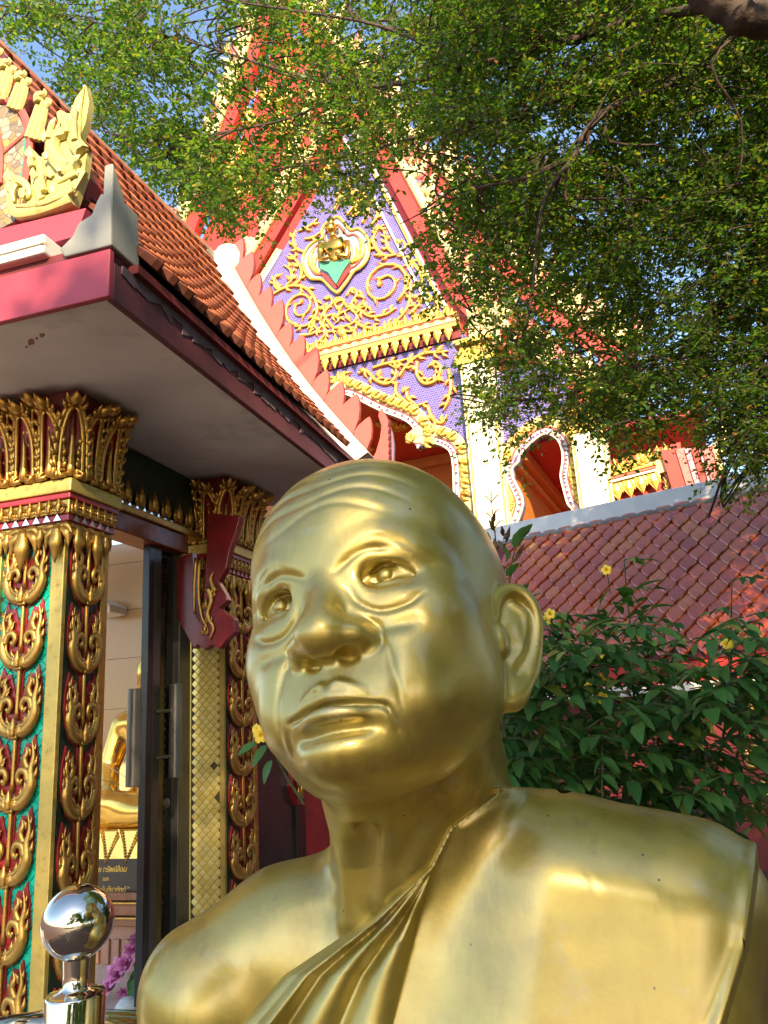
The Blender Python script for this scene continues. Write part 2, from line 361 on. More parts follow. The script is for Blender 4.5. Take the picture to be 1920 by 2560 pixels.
    # creases, drawn on the front of the face (x, z) and pressed in along its surface
    for s in (-1, 1):
        x = 2.0 if s > 0 else 0
        d = crease(Q, d, [(s * 16, -9), (s * 20, -18), (s * 31, -24.5), (s * 45, -23), (s * 54, -17)], 2.2, 1.7, s)
        d = crease(Q, d, [(s * 10, 3), (s * 20, 9), (s * 30, 12.5), (s * 42, 11.5)], 2.4, 1.5, s)
        d = crease(Q, d, [(s * 18, 9), (s * 26, 16), (s * 36, 18), (s * 48, 13.5), (s * 58, 3)], 2.0, .5, s)
        d = crease(Q, d, [(s * 26 + x, -38), (s * 31 + x, -47), (s * 34.5, -58), (s * 36.5, -70), (s * 36.5, -86)], 2.4, 1.1, s)
        d = crease(Q, d, [(s * 27.5, -75.5), (s * 30.5, -81), (s * 31, -90)], 1.8, 1.2, s)
        d = crease(Q, d, [(s * 22, -31), (s * 34, -35), (s * 50, -33)], 4, 1.2, s)
    d = crease(Q, d, [(-22, -84.5), (-9, -86.5), (6, -86.5), (22, -85.5)], 3.6, 3.0, 1)
    return d
def crease(Q, d, pts, w, amp, s):
    c = curve(pts, 5).astype(np.float32); x, z = Q[:, 0], Q[:, 2]
    m = (x > c[:, 0].min() - 4 * w) & (x < c[:, 0].max() + 4 * w) & (z > c[:, 1].min() - 4 * w) & (z < c[:, 1].max() + 4 * w) & (Q[:, 1] > -40)
    if not m.any(): return d
    p = Q[m][:, [0, 2]]; best = np.full(len(p), 1e9, np.float32); par = np.zeros(len(p), np.float32); n = len(c) - 1
    for i in range(n):
        ab = c[i + 1] - c[i]; t = np.clip((p - c[i]) @ ab / (ab @ ab), 0, 1); e = ((p - c[i] - t[:, None] * ab) ** 2).sum(1)
        k = e < best; best[k] = e[k]; par[k] = (i + t[k]) / n
    g = np.exp(-best / (w * w)) * amp * np.clip(np.sin(np.pi * np.clip(par * .86 + .07, 0, 1)) * 1.5, 0, 1)
    d = d.copy(); d[m] += g; return d
EARP = [(1236, 1540, -72, 3.0), (1238, 1500, -73, 4.2), (1262, 1478, -80, 4.4), (1295, 1478, -86, 4.3), (1325, 1502, -91, 4.0), (1343, 1545, -95, 3.6), (1343, 1600, -96, 3.4), (1332, 1660, -94, 3.6), (1315, 1710, -90, 4.6), (1288, 1748, -84, 5.5), (1256, 1758, -78, 5.2)]
EARA = [(1283, 1512, -86, 2.2), (1311, 1538, -91, 2.8), (1318, 1580, -92, 2.9), (1306, 1625, -89, 2.8), (1272, 1662, -82, 2.4), (1256, 1680, -78, 2.2)]
def _ep(rows):
    c = curve([hpix(x, y, yl) for x, y, yl, r in rows], 4); r = np.interp(np.linspace(0, len(rows) - 1, len(c)), range(len(rows)), [q[3] for q in rows]); return c, r
EAR_RIM, EAR_ANTI = _ep(EARP), _ep(EARA)
EAR_C, EAR_L = hpix(1292, 1600, -84), hpix(1275, 1722, -82)
def ear(Q, s):
    q = Q * np.array([s, 1, 1], np.float32)
    d = s_line(q, EAR_RIM[0], EAR_RIM[1])
    Mx = yaw_axes(math.radians(-46))                       # plate: thin across, wide along the flare
    d = smin(d, s_ell(q, EAR_C + np.array([0, -5, 4]), (15.5, 4.5, 31), Mx), 4)
    d = smin(d, s_ell(q, EAR_L, (11, 6, 13), Mx), 5)
    d = smin(d, s_line(q, EAR_ANTI[0], EAR_ANTI[1]), 3)
    con = s_line(q, [hpix(1287, 1560, -76), hpix(1286, 1600, -75), hpix(1272, 1640, -72)], [6.5, 7.5, 5.5], 2)
    d = smax(d, -con, 3)
    sc = curve([hpix(1287, 1497, -82), hpix(1320, 1525, -86), hpix(1331, 1575, -89), hpix(1322, 1630, -86), hpix(1295, 1680, -80)], 4)
    d = smax(d, -s_line(q, sc, 2.4, 1), 2)
    d = smin(d, s_ell(q, hpix(1252, 1600, -72), (5, 7, 11)), 4)
    return d
def wrinkles(Q, d):
    x, y, z = Q[:, 0], Q[:, 1], Q[:, 2]; m = (y > -40) & (z > 30); o = np.zeros_like(d)
    xx, zz = x[m], z[m]; t = np.zeros_like(xx)
    for z0, w, a in ((43, 42, .7), (54, 52, 1.0), (66, 54, 1.1), (78, 46, .7)):
        c = z0 + 3.0 * np.cos(xx * .09 + z0) - xx * xx * .003
        g = np.exp(-((zz - c) / 2.2) ** 2) - .55 * np.exp(-((zz - c - 5.5) / 3.5) ** 2)
        t += a * g * np.clip(1.25 - np.abs(xx / w) ** 2, 0, 1)
    o[m] = t; return d + o

def wp(x, y, dd): return dep(x, y, dd)
def torso_sdf(P):
    d = s_caps(P, wp(1046, 1640, 1.72), wp(1036, 2250, 1.72), .158, .178)
    d = smin(d, s_line(P, [wp(890, 1880, 1.50), wp(935, 1985, 1.60), wp(960, 2150, 1.66)], [.085, .10, .10], .03), .07)     # under the chin
    d = smin(d, s_line(P, [wp(1110, 1800, 1.62), wp(1120, 1930, 1.68), wp(1110, 2100, 1.74)], [.10, .11, .12], .03), .06)
    d = smin(d, s_line(P, [wp(960, 1960, 1.53), wp(1080, 1920, 1.57), wp(1165, 1830, 1.68)], [.03, .035, .04], .03), .07)
    d = smin(d, s_caps(P, wp(1120, 1900, 1.78), wp(1120, 2200, 1.78), .13, .16), .05)
    arm = s_line(P, [wp(520, 2520, 1.64), wp(500, 3000, 1.62)], [.135, .145])
    sh = s_line(P, [wp(505, 2460, 1.66), wp(720, 2350, 1.72), wp(1050, 2240, 1.76), wp(1400, 2190, 1.72), wp(1740, 2240, 1.66)], [.125, .15, .16, .145, .13], .04)
    d = smin(d, smin(arm, sh, .05), .06)
    d = smin(d, s_ell(P, wp(1150, 2640, 1.66), (.50, .26, .40)), .10)
    a, b = wp(1230, 2010, 1.69), wp(1885, 2125, 1.57); ax = (b - a) / np.linalg.norm(b - a); fy = np.cross([0, 0, 1.0], ax); fy /= np.linalg.norm(fy); up = np.cross(ax, fy); th = math.radians(11); fy, up = fy * math.cos(th) - up * math.sin(th), up * math.cos(th) + fy * math.sin(th)   # flat panel of the draped shoulder
    c = (a + b) / 2 + ax * .0 - up * .46 + fy * .02; q = np.abs((P - c.astype(np.float32)) @ np.stack([ax, fy, up], 1).astype(np.float32)) - np.array([.125, .0, .31], np.float32)
    bx = np.sqrt((np.maximum(q, 0) ** 2).sum(1)) + np.minimum(q.max(1), 0) - .150; d = smin(d, bx, .13)
    d = smin(d, s_caps(P, wp(1750, 2270, 1.64), wp(1830, 3000, 1.58), .13, .16), .05)
    d = smax(d, -s_ell(P, wp(785, 2268, 1.50), (.05, .05, .02)), .08)      # hollow above the collar bone
    for a, b, r in (((872, 2015, 1.590), (892, 2290, 1.575), .024), ((972, 2030, 1.545), (948, 2245, 1.535), .020), ((1130, 1900, 1.60), (1010, 2190, 1.555), .028)): d = smin(d, s_caps(P, wp(*a), wp(*b), r, r * 1.15), .035)
    d = smax(d, -s_caps(P, wp(920, 2060, 1.52), wp(915, 2260, 1.51), .018, .022), .04)
    return d
def bust_sdf(P):
    P = P.astype(np.float32)
    Q = ((P - HC.astype(np.float32)) @ HM.astype(np.float32)) / np.float32(HS)
    t = torso_sdf(P)
    rr = np.sqrt(((Q - np.array([0, -60, 0], np.float32)) ** 2).sum(1)); d = rr - 170; m = rr < 200
    if m.any():
        q = Q[m]; e = wrinkles(q, head_sdf(q))
        for s in (-1, 1):
            k = (q[:, 0] * s > 45) & (q[:, 1] < -35)
            if k.any(): e[k] = smin(e[k], ear(q[k], s), 4)
        d[m] = e
    return smin(d * np.float32(HS), t, .085)

def surface_nets(fn, lo, hi, h, skip=8, cull=2.0):
    lo = np.asarray(lo, float); n = (np.ceil((np.asarray(hi) - lo) / h / skip).astype(int)) * skip; nb = n // skip
    # coarse pass: which blocks can hold the surface
    ax = [lo[i] + (np.arange(nb[i]) + .5) * skip * h for i in range(3)]
    G = np.stack(np.meshgrid(*ax, indexing='ij'), -1).reshape(-1, 3)
    dc = fn(G).reshape(nb); act = np.abs(dc) < skip * h * 1.6
    n1 = n + 1; D = np.empty(n1, np.float32); D[:] = 1.0
    D[:n[0], :n[1], :n[2]] = np.repeat(np.repeat(np.repeat(np.where(dc < 0, -1, 1).astype(np.float32), skip, 0), skip, 1), skip, 2)
    bi = np.argwhere(act) * skip; hs = skip // 2; sub = np.array([(a, b, c) for a in (0, hs) for b in (0, hs) for c in (0, hs)])
    bi = (bi[:, None, :] + sub[None]).reshape(-1, 3)
    dv = np.concatenate([fn(lo + (bi[k:k + 200000] + hs / 2) * h) for k in range(0, len(bi), 200000)])
    for b, v in zip(bi, dv): D[b[0]:b[0] + hs, b[1]:b[1] + hs, b[2]:b[2] + hs] = -1 if v < 0 else 1
    bi = bi[np.abs(dv) < hs * h * cull]
    need = np.zeros(n1, bool)
    for b in bi:
        need[b[0]:b[0] + hs + 1, b[1]:b[1] + hs + 1, b[2]:b[2] + hs + 1] = True
    I = np.argwhere(need); vals = np.empty(len(I), np.float32)
    for k in range(0, len(I), 400000): vals[k:k + 400000] = fn(lo + I[k:k + 400000] * h)
    D[need] = vals
    S = D < 0
    A = act.copy(); cells = np.zeros(n, bool)
    for b in bi:
        cells[b[0]:b[0] + hs, b[1]:b[1] + hs, b[2]:b[2] + hs] = True
    cnt = np.zeros(n, np.int8)
    for dx in (0, 1):
        for dy in (0, 1):
            for dz in (0, 1): cnt += S[dx:n[0] + dx, dy:n[1] + dy, dz:n[2] + dz]
    C = np.argwhere((cnt > 0) & (cnt < 8) & cells); idx = np.full(n, -1, np.int32); idx[tuple(C.T)] = np.arange(len(C))
    acc = np.zeros((len(C), 3)); num = np.zeros(len(C))
    cor = [(a, b, c) for a in (0, 1) for b in (0, 1) for c in (0, 1)]
    val = {k: D[C[:, 0] + k[0], C[:, 1] + k[1], C[:, 2] + k[2]] for k in cor}
    for k in cor:
        for axis in range(3):
            if k[axis] == 0:
                k2 = list(k); k2[axis] = 1; va, vb = val[k], val[tuple(k2)]; m = (va < 0) != (vb < 0)
                t = np.where(m, va / np.where(m, va - vb, 1), 0); p = np.zeros((len(C), 3)); p += k; p[:, axis] = t
                acc[m] += p[m]; num[m] += 1
    V = lo + (C + acc / num[:, None]) * h
    faces = []
    for axis in range(3):
        a1, a2 = (axis + 1) % 3, (axis + 2) % 3
        sl0 = [slice(None)] * 3; sl1 = [slice(None)] * 3; sl0[axis] = slice(0, n[axis]); sl1[axis] = slice(1, n[axis] + 1)
        for q in (a1, a2): sl0[q] = slice(1, n[q]); sl1[q] = slice(1, n[q])
        s0, s1 = S[tuple(sl0)], S[tuple(sl1)]; E = np.argwhere(s0 != s1); flip = s0[tuple(E.T)]
        off = np.zeros(3, int); off[a1] = 1; off[a2] = 1; E = E + off
        o1 = np.zeros(3, int); o1[a1] = 1; o2 = np.zeros(3, int); o2[a2] = 1
        q = np.stack([idx[tuple((E - o1 - o2).T)], idx[tuple((E - o2).T)], idx[tuple(E.T)], idx[tuple((E - o1).T)]], 1)
        ok = (q >= 0).all(1); q = q[ok]; flip = flip[ok]; q[~flip] = q[~flip][:, ::-1]; faces.append(q)
    return V, np.vstack(faces)

def gold_paint():
    t = NT('gold_paint'); n1 = t.noise(7, 6, .62); n2 = t.noise(3.2, 5, .6)
    c = t.ramp(n1.outputs['Fac'], [(.25, (.33, .23, .032)), (.5, (.45, .335, .052)), (.78, (.53, .42, .085))])
    co = t.coord(); mp = t.n('ShaderNodeMapping'); mp.inputs['Scale'].default_value = (9, 9, 1.2); t.l(co, mp.inputs['Vector'])
    dr = t.noise(1.0, 7, .7, mp.outputs[0]); c = t.mix(t.ramp(dr.outputs['Fac'], [(.55, 0.0), (.72, .55)]), c, (.20, .13, .025))       # brush streaks and run marks
    w = t.ramp(t.noise(4.2, 8, .72).outputs['Fac'], [(.57, 0.0), (.72, .7)]); c = t.mix(w, c, (.42, .40, .28))                          # rubbed, dusty patches
    sp = t.n('ShaderNodeTexVoronoi'); sp.inputs['Scale'].default_value = 16; t.l(co, sp.inputs['Vector']); c = t.mix(t.ramp(sp.outputs['Distance'], [(.028, 1.0), (.05, 0.0)]), c, (.05, .035, .02))
    r = t.ramp(n2.outputs['Fac'], [(.3, .38), (.7, .48)]); mt = t.ramp(w, [(0, .70), (1, .40)])
    t.set(**{'Base Color': c, 'Metallic': mt, 'Roughness': r, 'Coat Weight': .6, 'Coat Roughness': .27, 'Coat IOR': 2.0})
    b = t.n('ShaderNodeMath', operation='ADD'); t.l(t.noise(90, 5).outputs['Fac'], b.inputs[0]); t.l(t.noise(14, 3).outputs['Fac'], b.inputs[1])
    t.bump(b.outputs[0], .14, .004); return t.m
import time as _t; _t0 = _t.time()
GOLD = gold_paint()
# the robe: a sheet over the left shoulder with a fan of folds along its edge
RA = np.array([(1245, 1960), (1243, 1985), (1130, 2068), (1081, 2166), (1000, 2236), (925, 2301), (720, 2438), (612, 2560), (480, 2760)], float)
RB = np.array([(1245, 1960), (1243, 1985), (1130, 2070), (1084, 2174), (1057, 2272), (1020, 2420), (984, 2560), (930, 2760)], float)
RC = np.array([(1990, 1900), (1893, 2110), (1862, 2370), (1804, 2560), (1750, 2760)], float)
def pix(P):
    q = P - CAM; z = q @ _fw; return 960 + FPX * (q @ _rt) / z, 1280 - FPX * (q @ _up) / z
def robe_thick(P):
    x, y = pix(P.astype(float)); f = lambda R: np.interp(y, R[:, 1], R[:, 0])
    a, b, c = f(RA), f(RB), f(RC); wid = np.maximum(b - a, 1); w = (x - a) / wid
    amp = np.clip(wid / 190, .12, 1)
    fold = np.sqrt(np.sin(math.pi * (2.9 * np.clip(w, 0, 1) ** .9 + .1 * np.sin(y * .006))) ** 2 + .03)
    t = np.where(w < 1, .008 + .030 * fold * amp * np.clip(w * 6, .5, 1), 0)
    flat = .015 + .013 * np.exp(-((x - b) / 26) ** 2) * amp + .012 * np.exp(-((x - c) / 30) ** 2)
    flat += .003 * np.sin(x * .013 + y * .004) * np.clip((x - b) / 200, 0, 1)
    t1 = .008 + .030 * np.sqrt(np.sin(math.pi * (2.9 + .1 * np.sin(y * .006))) ** 2 + .03) * amp
    flat = .015 + (t1 - .015) * np.exp(-(np.maximum(x - b, 0) / 24) ** 2) + .012 * np.exp(-((x - c) / 30) ** 2)
    t = np.where(w >= 1, flat, t)
    t = np.where(x < a, .008 - (a - x) * .0008, t)
    t = np.where(x > c, np.maximum(.027 - (x - c) * .0022, -.012), t)
    return np.maximum(np.where(y < 1968, -.03, t), -.03).astype(np.float32)
def robe_sdf(P):
    b = bust_body(P); t = robe_thick(P); return smax((b - t) * .8, -(b + .008), .004)
def bust_body(P): return torso_sdf(P.astype(np.float32))
bust = empty('monk_statue', tuple(wp(1100, 2500, 1.6)), 'large golden bust of an elderly shaven-headed monk in a draped robe', 'statue')
HB = 3.2e-3
V, Fq = surface_nets(bust_sdf, np.array([-.75, .82, .78]), np.array([1.02, 2.10, 2.06]), HB)
print('bust', len(V), len(Fq), _t.time() - _t0)
body = link('body', fast_mesh('body', V, Fq, GOLD, True), bust)
V, Fq = surface_nets(robe_sdf, np.array([-.6, .82, .78]), np.array([1.02, 2.00, 1.62]), HB, 8, 4.0)
print('bust robe', len(V), len(Fq), _t.time() - _t0)
link('robe', fast_mesh('robe', V, Fq, GOLD, True), bust)
# ------------------------------------------------------------------ the shrine on the left
SA = math.radians(16); EU = np.array([math.cos(SA), -math.sin(SA), 0]); EV = np.array([math.sin(SA), math.cos(SA), 0]); EZ = np.array([0, 0, 1.0])
SP = dep(150, 1700, 2.9); SO = np.array([SP[0], SP[1], 0])
def U(u, v, z): return SO + EU * u + EV * v + EZ * z
def vpx(x, y, v): q = onpl(x, y, SO + EV * v, EV) - SO; return q @ EU, q[2]          # (u, z) on the plane v
def upx(x, y, u): q = onpl(x, y, SO + EU * u, EU) - SO; return q @ EV, q[2]          # (v, z) on the plane u
shrine = empty('shrine', tuple(U(0, 0, 0)), 'ornate shrine with orange tiled roof, pink eaves and gilded mosaic pillars', 'shrine')
def sbox(name, mat, u0, u1, v0, v1, z0, z1, parent=None, bv=None):
    mb = MB(); mb.box(U(u0, v0, z0), EU * (u1 - u0), EV * (v1 - v0), EZ * (z1 - z0)); o = mb.build(name, mat, parent or shrine)
    if bv: bevel(o, bv)
    return o
# eaves
sbox('soffit', M_SOFFIT, -3.2, .585, -.585, 1.92, 2.872, 2.92)
sbox('front_fascia', M_PINK, -3.2, .612, -.61, -.585, 2.862, 3.036, bv=.004)
sbox('side_fascia', M_MAROON, .586, .612, -.584, 1.95, 2.862, 3.0, bv=.004)
mb = MB()                                                   # ragged mortar skin along the top of the side board
NRl = random.Random(3); vv = np.linspace(-.55, 1.94, 34)
for i in range(33):
    d0, d1 = .012 + .05 * NRl.random(), .012 + .05 * NRl.random()
    mb.hexa([U(.613, vv[i], 3.0 - d0), U(.617, vv[i], 3.0 - d0), U(.617, vv[i + 1], 3.0 - d1), U(.613, vv[i + 1], 3.0 - d1)], [U(.613, vv[i], 3.004), U(.622, vv[i], 3.004), U(.622, vv[i + 1], 3.004), U(.613, vv[i + 1], 3.004)])
mb.build('mortar_skin', paint('mortar_skin', (.13, .085, .11), .7, var=.3), shrine)
sbox('eave_batten', M_DRED, .585, .645, -.5, 1.95, 3.003, 3.035)
# roof slope with separate tiles
EAVE, RIDGE, VEND = (.655, 3.045), (-.352, 4.735), 1.80
def slope(s): return EAVE[0] + (RIDGE[0] - EAVE[0]) * s - .05 * math.sin(math.pi * s), EAVE[1] + (RIDGE[1] - EAVE[1]) * s - .045 * math.sin(math.pi * s)
mb = MB(); ss = np.linspace(0, 1, 9)
for a, b in zip(ss[:-1], ss[1:]):
    p, q = slope(a), slope(b); dp, dq = .06 * 2.3 * a, .06 * 2.3 * b
    mb.hexa([U(p[0] - .06, -.48, p[1] - .04 - dp), U(p[0] - .06, VEND, p[1] - .04), U(q[0] - .06, VEND, q[1] - .04), U(q[0] - .06, -.48, q[1] - .04 - dq)], [U(p[0] - .022, -.48, p[1] - .016 - dp), U(p[0] - .022, VEND, p[1] - .016), U(q[0] - .022, VEND, q[1] - .016), U(q[0] - .022, -.48, q[1] - .016 - dq)])
mb.build('roof_deck', M_DRED, shrine)
def roof_tile_mesh(name, w, L, th, point, mat):             # x across, y up the slope, z out; the lower end is pointed
    mb = MB(); hw = w * .485; b = [(-hw, L, 0), (-hw, point, 0), (-hw * .45, point * .25, 0), (0, 0, 0), (hw * .45, point * .25, 0), (hw, point, 0), (hw, L, 0)]
    top = [(x, y, th * (1.0 if y < L * .9 else .55) + th * .35 * (1 - (x / hw) ** 2)) for x, y, z in b]; n = len(b)
    mb.add(b + top + [(0, L * .5, th * 1.38)], [tuple(range(n - 1, -1, -1))] + [(i, (i + 1) % n, n + (i + 1) % n, n + i) for i in range(n)] + [(n + i, n + (i + 1) % n, 2 * n) for i in range(n)])
    mb.mi[:n + 1] = [1] * (n + 1); return mb.mesh(name, [mat, M_GRIME_SHADE2])
def lay_tiles(parent, mesh, fr, rows, cols, w, dl, stag, rng, name='roof_tile', lift=.0, limit=300, keep=None, slopef=None):
    n = 0; rest = []
    for r in range(rows):
        for c in range(cols):
            x = (c + (.5 if (r % 2 and stag) else 0)) * w; y = r * dl
            if keep and not keep(x, y): continue
            o, ex, ey, nn = slopef(x, y) if slopef else (fr.P(x, y), fr.ex, fr.ey, fr.n)
            ja = rng.uniform(-.03, .03); jt = rng.uniform(-.02, .02) + lift
            ey2 = ey * math.cos(jt) + nn * math.sin(jt); n2 = np.cross(ex, ey2); ex2 = ex * math.cos(ja) + ey2 * math.sin(ja); ey2 = np.cross(n2, ex2)
            o = o + nn * rng.uniform(0, .004)
            M = Matrix(((ex2[0], ey2[0], n2[0], o[0]), (ex2[1], ey2[1], n2[1], o[1]), (ex2[2], ey2[2], n2[2], o[2]), (0, 0, 0, 1)))
            n += 1
            if n <= limit: setm(link(name, mesh, parent), M)
            else: rest.append(M)
    if rest:
        V = np.array([v.co for v in mesh.vertices]); mbr = MB()
        for M in rest:
            A = np.array(M); mbr.add(V @ A[:3, :3].T + A[:3, 3], [tuple(p.vertices) for p in mesh.polygons])
        mbr.mi = [p.material_index for p in mesh.polygons] * len(rest); o = mbr.build(name + 's', list(mesh.materials), parent); o['kind'] = 'stuff'
SL = math.hypot(RIDGE[0] - EAVE[0], RIDGE[1] - EAVE[1]); ROWS, TW = 15, .104; DL = SL / ROWS
NROWS_ = ROWS
TM = roof_tile_mesh('roof_tile', TW, DL * 1.4, .026, .05, M_OTILE)
def s_slope(x, y):
    s = min(y / SL, 1); a, b = slope(s), slope(s + .01); d = EU * (b[0] - a[0]) + EZ * (b[1] - a[1]); d /= np.linalg.norm(d)
    ex = -EV; n = np.cross(ex, d); n = n if n @ EU > 0 else -n; ex = np.cross(d, n)
    return U(a[0], -.42 + x, a[1] - s * .06 * (VEND + .42 - x)) + n * .008, ex, d, n
lay_tiles(shrine, TM, None, ROWS, 20, TW, DL, True, random.Random(5), lift=-.125, slopef=s_slope, limit=300)
# ridge strip and the verge at the far end
mb = MB(); mb.box(U(RIDGE[0] - .08, -.5, RIDGE[1] - .05 - .14), EU * .11, EV * (VEND + .5) + EZ * .14, EZ * .07); o = mb.build('ridge_cap', paint('weathered_timber', (.34, .27, .21), .8, var=.25), shrine); bevel(o, .01)
mb = MB()
for a, b in zip(ss[:-1], ss[1:]):
    p, q = slope(a), slope(b); k0, k1 = .04 + .10 * (1 - a), .04 + .10 * (1 - b)
    nrm = np.array([.875, .485]); f = lambda s, d: (s[0] + nrm[0] * d, s[1] + nrm[1] * d)
    lo0, lo1, hi0, hi1 = f(p, -.10), f(q, -.10), f(p, .075), f(q, .075)
    mb.hexa([U(lo0[0], VEND - .02, lo0[1]), U(lo0[0], VEND + .15, lo0[1]), U(lo1[0], VEND + .15, lo1[1]), U(lo1[0], VEND - .02, lo1[1])], [U(hi0[0], VEND - .02, hi0[1]), U(hi0[0], VEND + .15, hi0[1]), U(hi1[0], VEND + .15, hi1[1]), U(hi1[0], VEND - .02, hi1[1])])
o = mb.build('verge_band', M_WHITE, shrine); smooth_angle(o)
# flames of the far gable, seen from behind
def back_flame(name, s, big=False):
    mb = MB(); o = [(-.062, -.08), (-.078, .06), (-.07, .10), (-.078, .15), (-.06, .20), (-.02, .26), (.005, .285), (.03, .25), (.055, .19), (.07, .12), (.066, .06), (.06, -.08)]
    if big: o = [(-.10, 0), (-.12, .10), (-.08, .22), (-.02, .33), (.015, .45), (.0, .62), (.05, .50), (.085, .34), (.11, .2), (.12, .08), (.10, 0)]
    mb.prism([(x * s, y * s, -.02) for x, y in o], (0, 0, .04)); return mb.mesh(name, M_PINKF)
FM = back_flame('flame_finial', 1.0)
for i in range(12):
    q = .02 + i * .082; p = slope(1 - q); o = U(p[0] + .03, VEND + .19, p[1] + .0)
    ex = EU * .93 - EZ * .36; ey = EZ * .93 + EU * .36
    f = Fr(o, ex, ey, np.cross(ex, ey)); ob = link('flame_finial', FM, shrine); setm(ob, f.mat(.95 + .1 * math.sin(i * 2.1)))
mb = MB(); mb.prism([U(*q) for q in [(RIDGE[0] - .12, VEND + .152, RIDGE[1] - .10), (EAVE[0] - .10, VEND + .152, EAVE[1] - .10), (EAVE[0] - .01, VEND + .152, EAVE[1] - .02), (RIDGE[0] - .01, VEND + .152, RIDGE[1] + .02)]], EV * .03); mb.build('bargeboard', M_PINKF, shrine)
VT = VEND + .24                                              # curled tail at the eave's far end
tp = lambda x, y: vpx(x, y, VT)
be = MB(); be.prism([U(u, VT, z) for u, z in (tp(*p) for p in ((915, 1175), (940, 1130), (950, 1095), (954, 1065), (946, 1040), (948, 1028), (954, 1022), (968, 1045), (976, 1075), (974, 1110), (970, 1175)))], EV * .05); tail = be.build('tail_finial', M_PINKF, shrine)
be = MB(); be.prism([U(u, VT + .01, z) for u, z in (tp(*p) for p in ((968, 1180), (972, 1110), (973, 1075), (966, 1050), (980, 1080), (984, 1110), (982, 1180)))], EV * .03); be.build('tail_edge', paint('dull_violet', (.24, .13, .22), .5), tail)
be = MB()
for k in range(6): a = tp(975 - k * .3, 1150 - 17 * k); be.tube([U(a[0], VT, a[1]), U(a[0] + .006, VT - .01, a[1] + .02), U(a[0] + .008, VT, a[1] + .045)], [.012, .010, .002], 5)
be.build('tail_crest', M_MAROON, tail)
be = MB(); be.lathe([(0, 0), (.07, .0), (.115, .07), (.12, .15), (.09, .22), (.03, .26), (0, .265)], U(RIDGE[0] + .02, VEND + .22, RIDGE[1] - .05), EZ, 20); o = be.build('ridge_end_knob', M_WHITE, shrine); smooth_angle(o, 60)

# front gable above the eave
VF = -.50; FV = Fr(U(0, VF, 0), EU, EZ, -EV)
mb = MB(); mb.prism([U(u, VF + .05, z) for u, z in (vpx(x, y, VF + .05) for x, y in ((-400, 640), (0, 585), (200, 545), (224, 445), (212, 410), (146, 345), (84, 258), (30, 180), (-15, 112), (-80, 10), (-400, -300)))], EV * .08); mb.build('gable_wall', M_RED, shrine)
sbox('gutter_lip', M_WHITE, -3.2, .36, -.625, -.52, 3.075, 3.150, bv=.008)
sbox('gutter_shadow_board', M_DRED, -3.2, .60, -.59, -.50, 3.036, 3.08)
sbox('gutter_line', M_CREAM, -3.2, .36, -.632, -.60, 3.108, 3.118)
mb = MB(); a, b = vpx(-200, 690, -.54), vpx(215, 525, -.54); mb.prism([U(u, -.54, z) for u, z in (vpx(-200, 700, -.54), vpx(-200, 640, -.54), vpx(0, 572, -.54), vpx(215, 520, -.54), vpx(190, 590, -.54), vpx(0, 642, -.54))], EV * .10); o = mb.build('gable_plinth', M_PINK, shrine)
cb = [vpx(x, y, -.615) for x, y in ((277, 470), (278, 612), (160, 642), (148, 622), (180, 590), (196, 556), (228, 536), (240, 505), (252, 482), (262, 488))]
mb = MB(); mb.prism([U(u, -.615, z) for u, z in cb], EV * .16); o = mb.build('corner_block', M_CEMENT, shrine); bevel(o, .006)
mb = MB(); mb.prism([U(.578, v, z) for v, z in [(-.612, 3.365), (-.612, 3.052), (-.50, 3.045), (-.508, 3.19), (-.55, 3.28)]], EU * .036); o = mb.build('corner_block_return', M_CEMENT, shrine); bevel(o, .005)
# gilded naga and feather flames
def fpx(x, y): return vpx(x, y, VF)
mb = MB(); nag = [(51, 556), (45, 500), (41, 440), (58, 455), (78, 480), (96, 500), (93, 455), (95, 385), (112, 405), (128, 410), (132, 352), (150, 345), (170, 298), (190, 300), (205, 260), (229, 229), (238, 270), (229, 323), (210, 369), (233, 393), (226, 447), (200, 525), (150, 540)]
mb.prism(FV.pts([fpx(*p) for p in nag], .004), -EV * .03)
def sv(pts, r0, r1, mid=None, h=.04, rel=.9): vine(mb, FV, [fpx(*p) for p in pts], r0, r1, h, 6, rel, 7, mid)
sv([(200, 510), (150, 530), (100, 545), (60, 545), (52, 500), (62, 470), (85, 480), (92, 505), (80, 512)], .032, .008, .022)
sv([(205, 480), (165, 505), (130, 520)], .030, .012); sv([(130, 520), (118, 490), (125, 450), (112, 425), (104, 450), (116, 462)], .024, .006, .02)
sv([(215, 440), (190, 440), (165, 420), (150, 390), (160, 360), (185, 350), (180, 315), (168, 305), (172, 330)], .036, .008, .027)
sv([(225, 400), (205, 372), (208, 330), (215, 290), (229, 232)], .030, .002, .024)
sv([(190, 330), (205, 300), (200, 285)], .02, .006); sv([(226, 447), (208, 480), (185, 520)], .022, .014)
for p, q in (((45, 470), (40, 436)), ((96, 410), (94, 382)), ((132, 370), (130, 340)), ((228, 395), (236, 385)), ((150, 460), (140, 430)), ((170, 470), (172, 440)), ((150, 500), (150, 470))): leaf2(mb, FV, fpx(*p), fpx(*q), .018, .2, .04)
for L in ([(212, 500), (170, 522), (120, 538), (70, 540)], [(220, 460), (198, 470), (172, 485)], [(200, 440), (178, 430), (160, 405)], [(215, 380), (212, 345), (219, 300)], [(196, 362), (192, 335), (184, 318)], [(140, 505), (133, 475), (134, 455)], [(70, 490), (62, 510), (66, 530)], [(150, 375), (158, 340), (168, 325)], [(110, 445), (106, 425), (116, 418)]): sv(L, .013, .005, .012, .062)
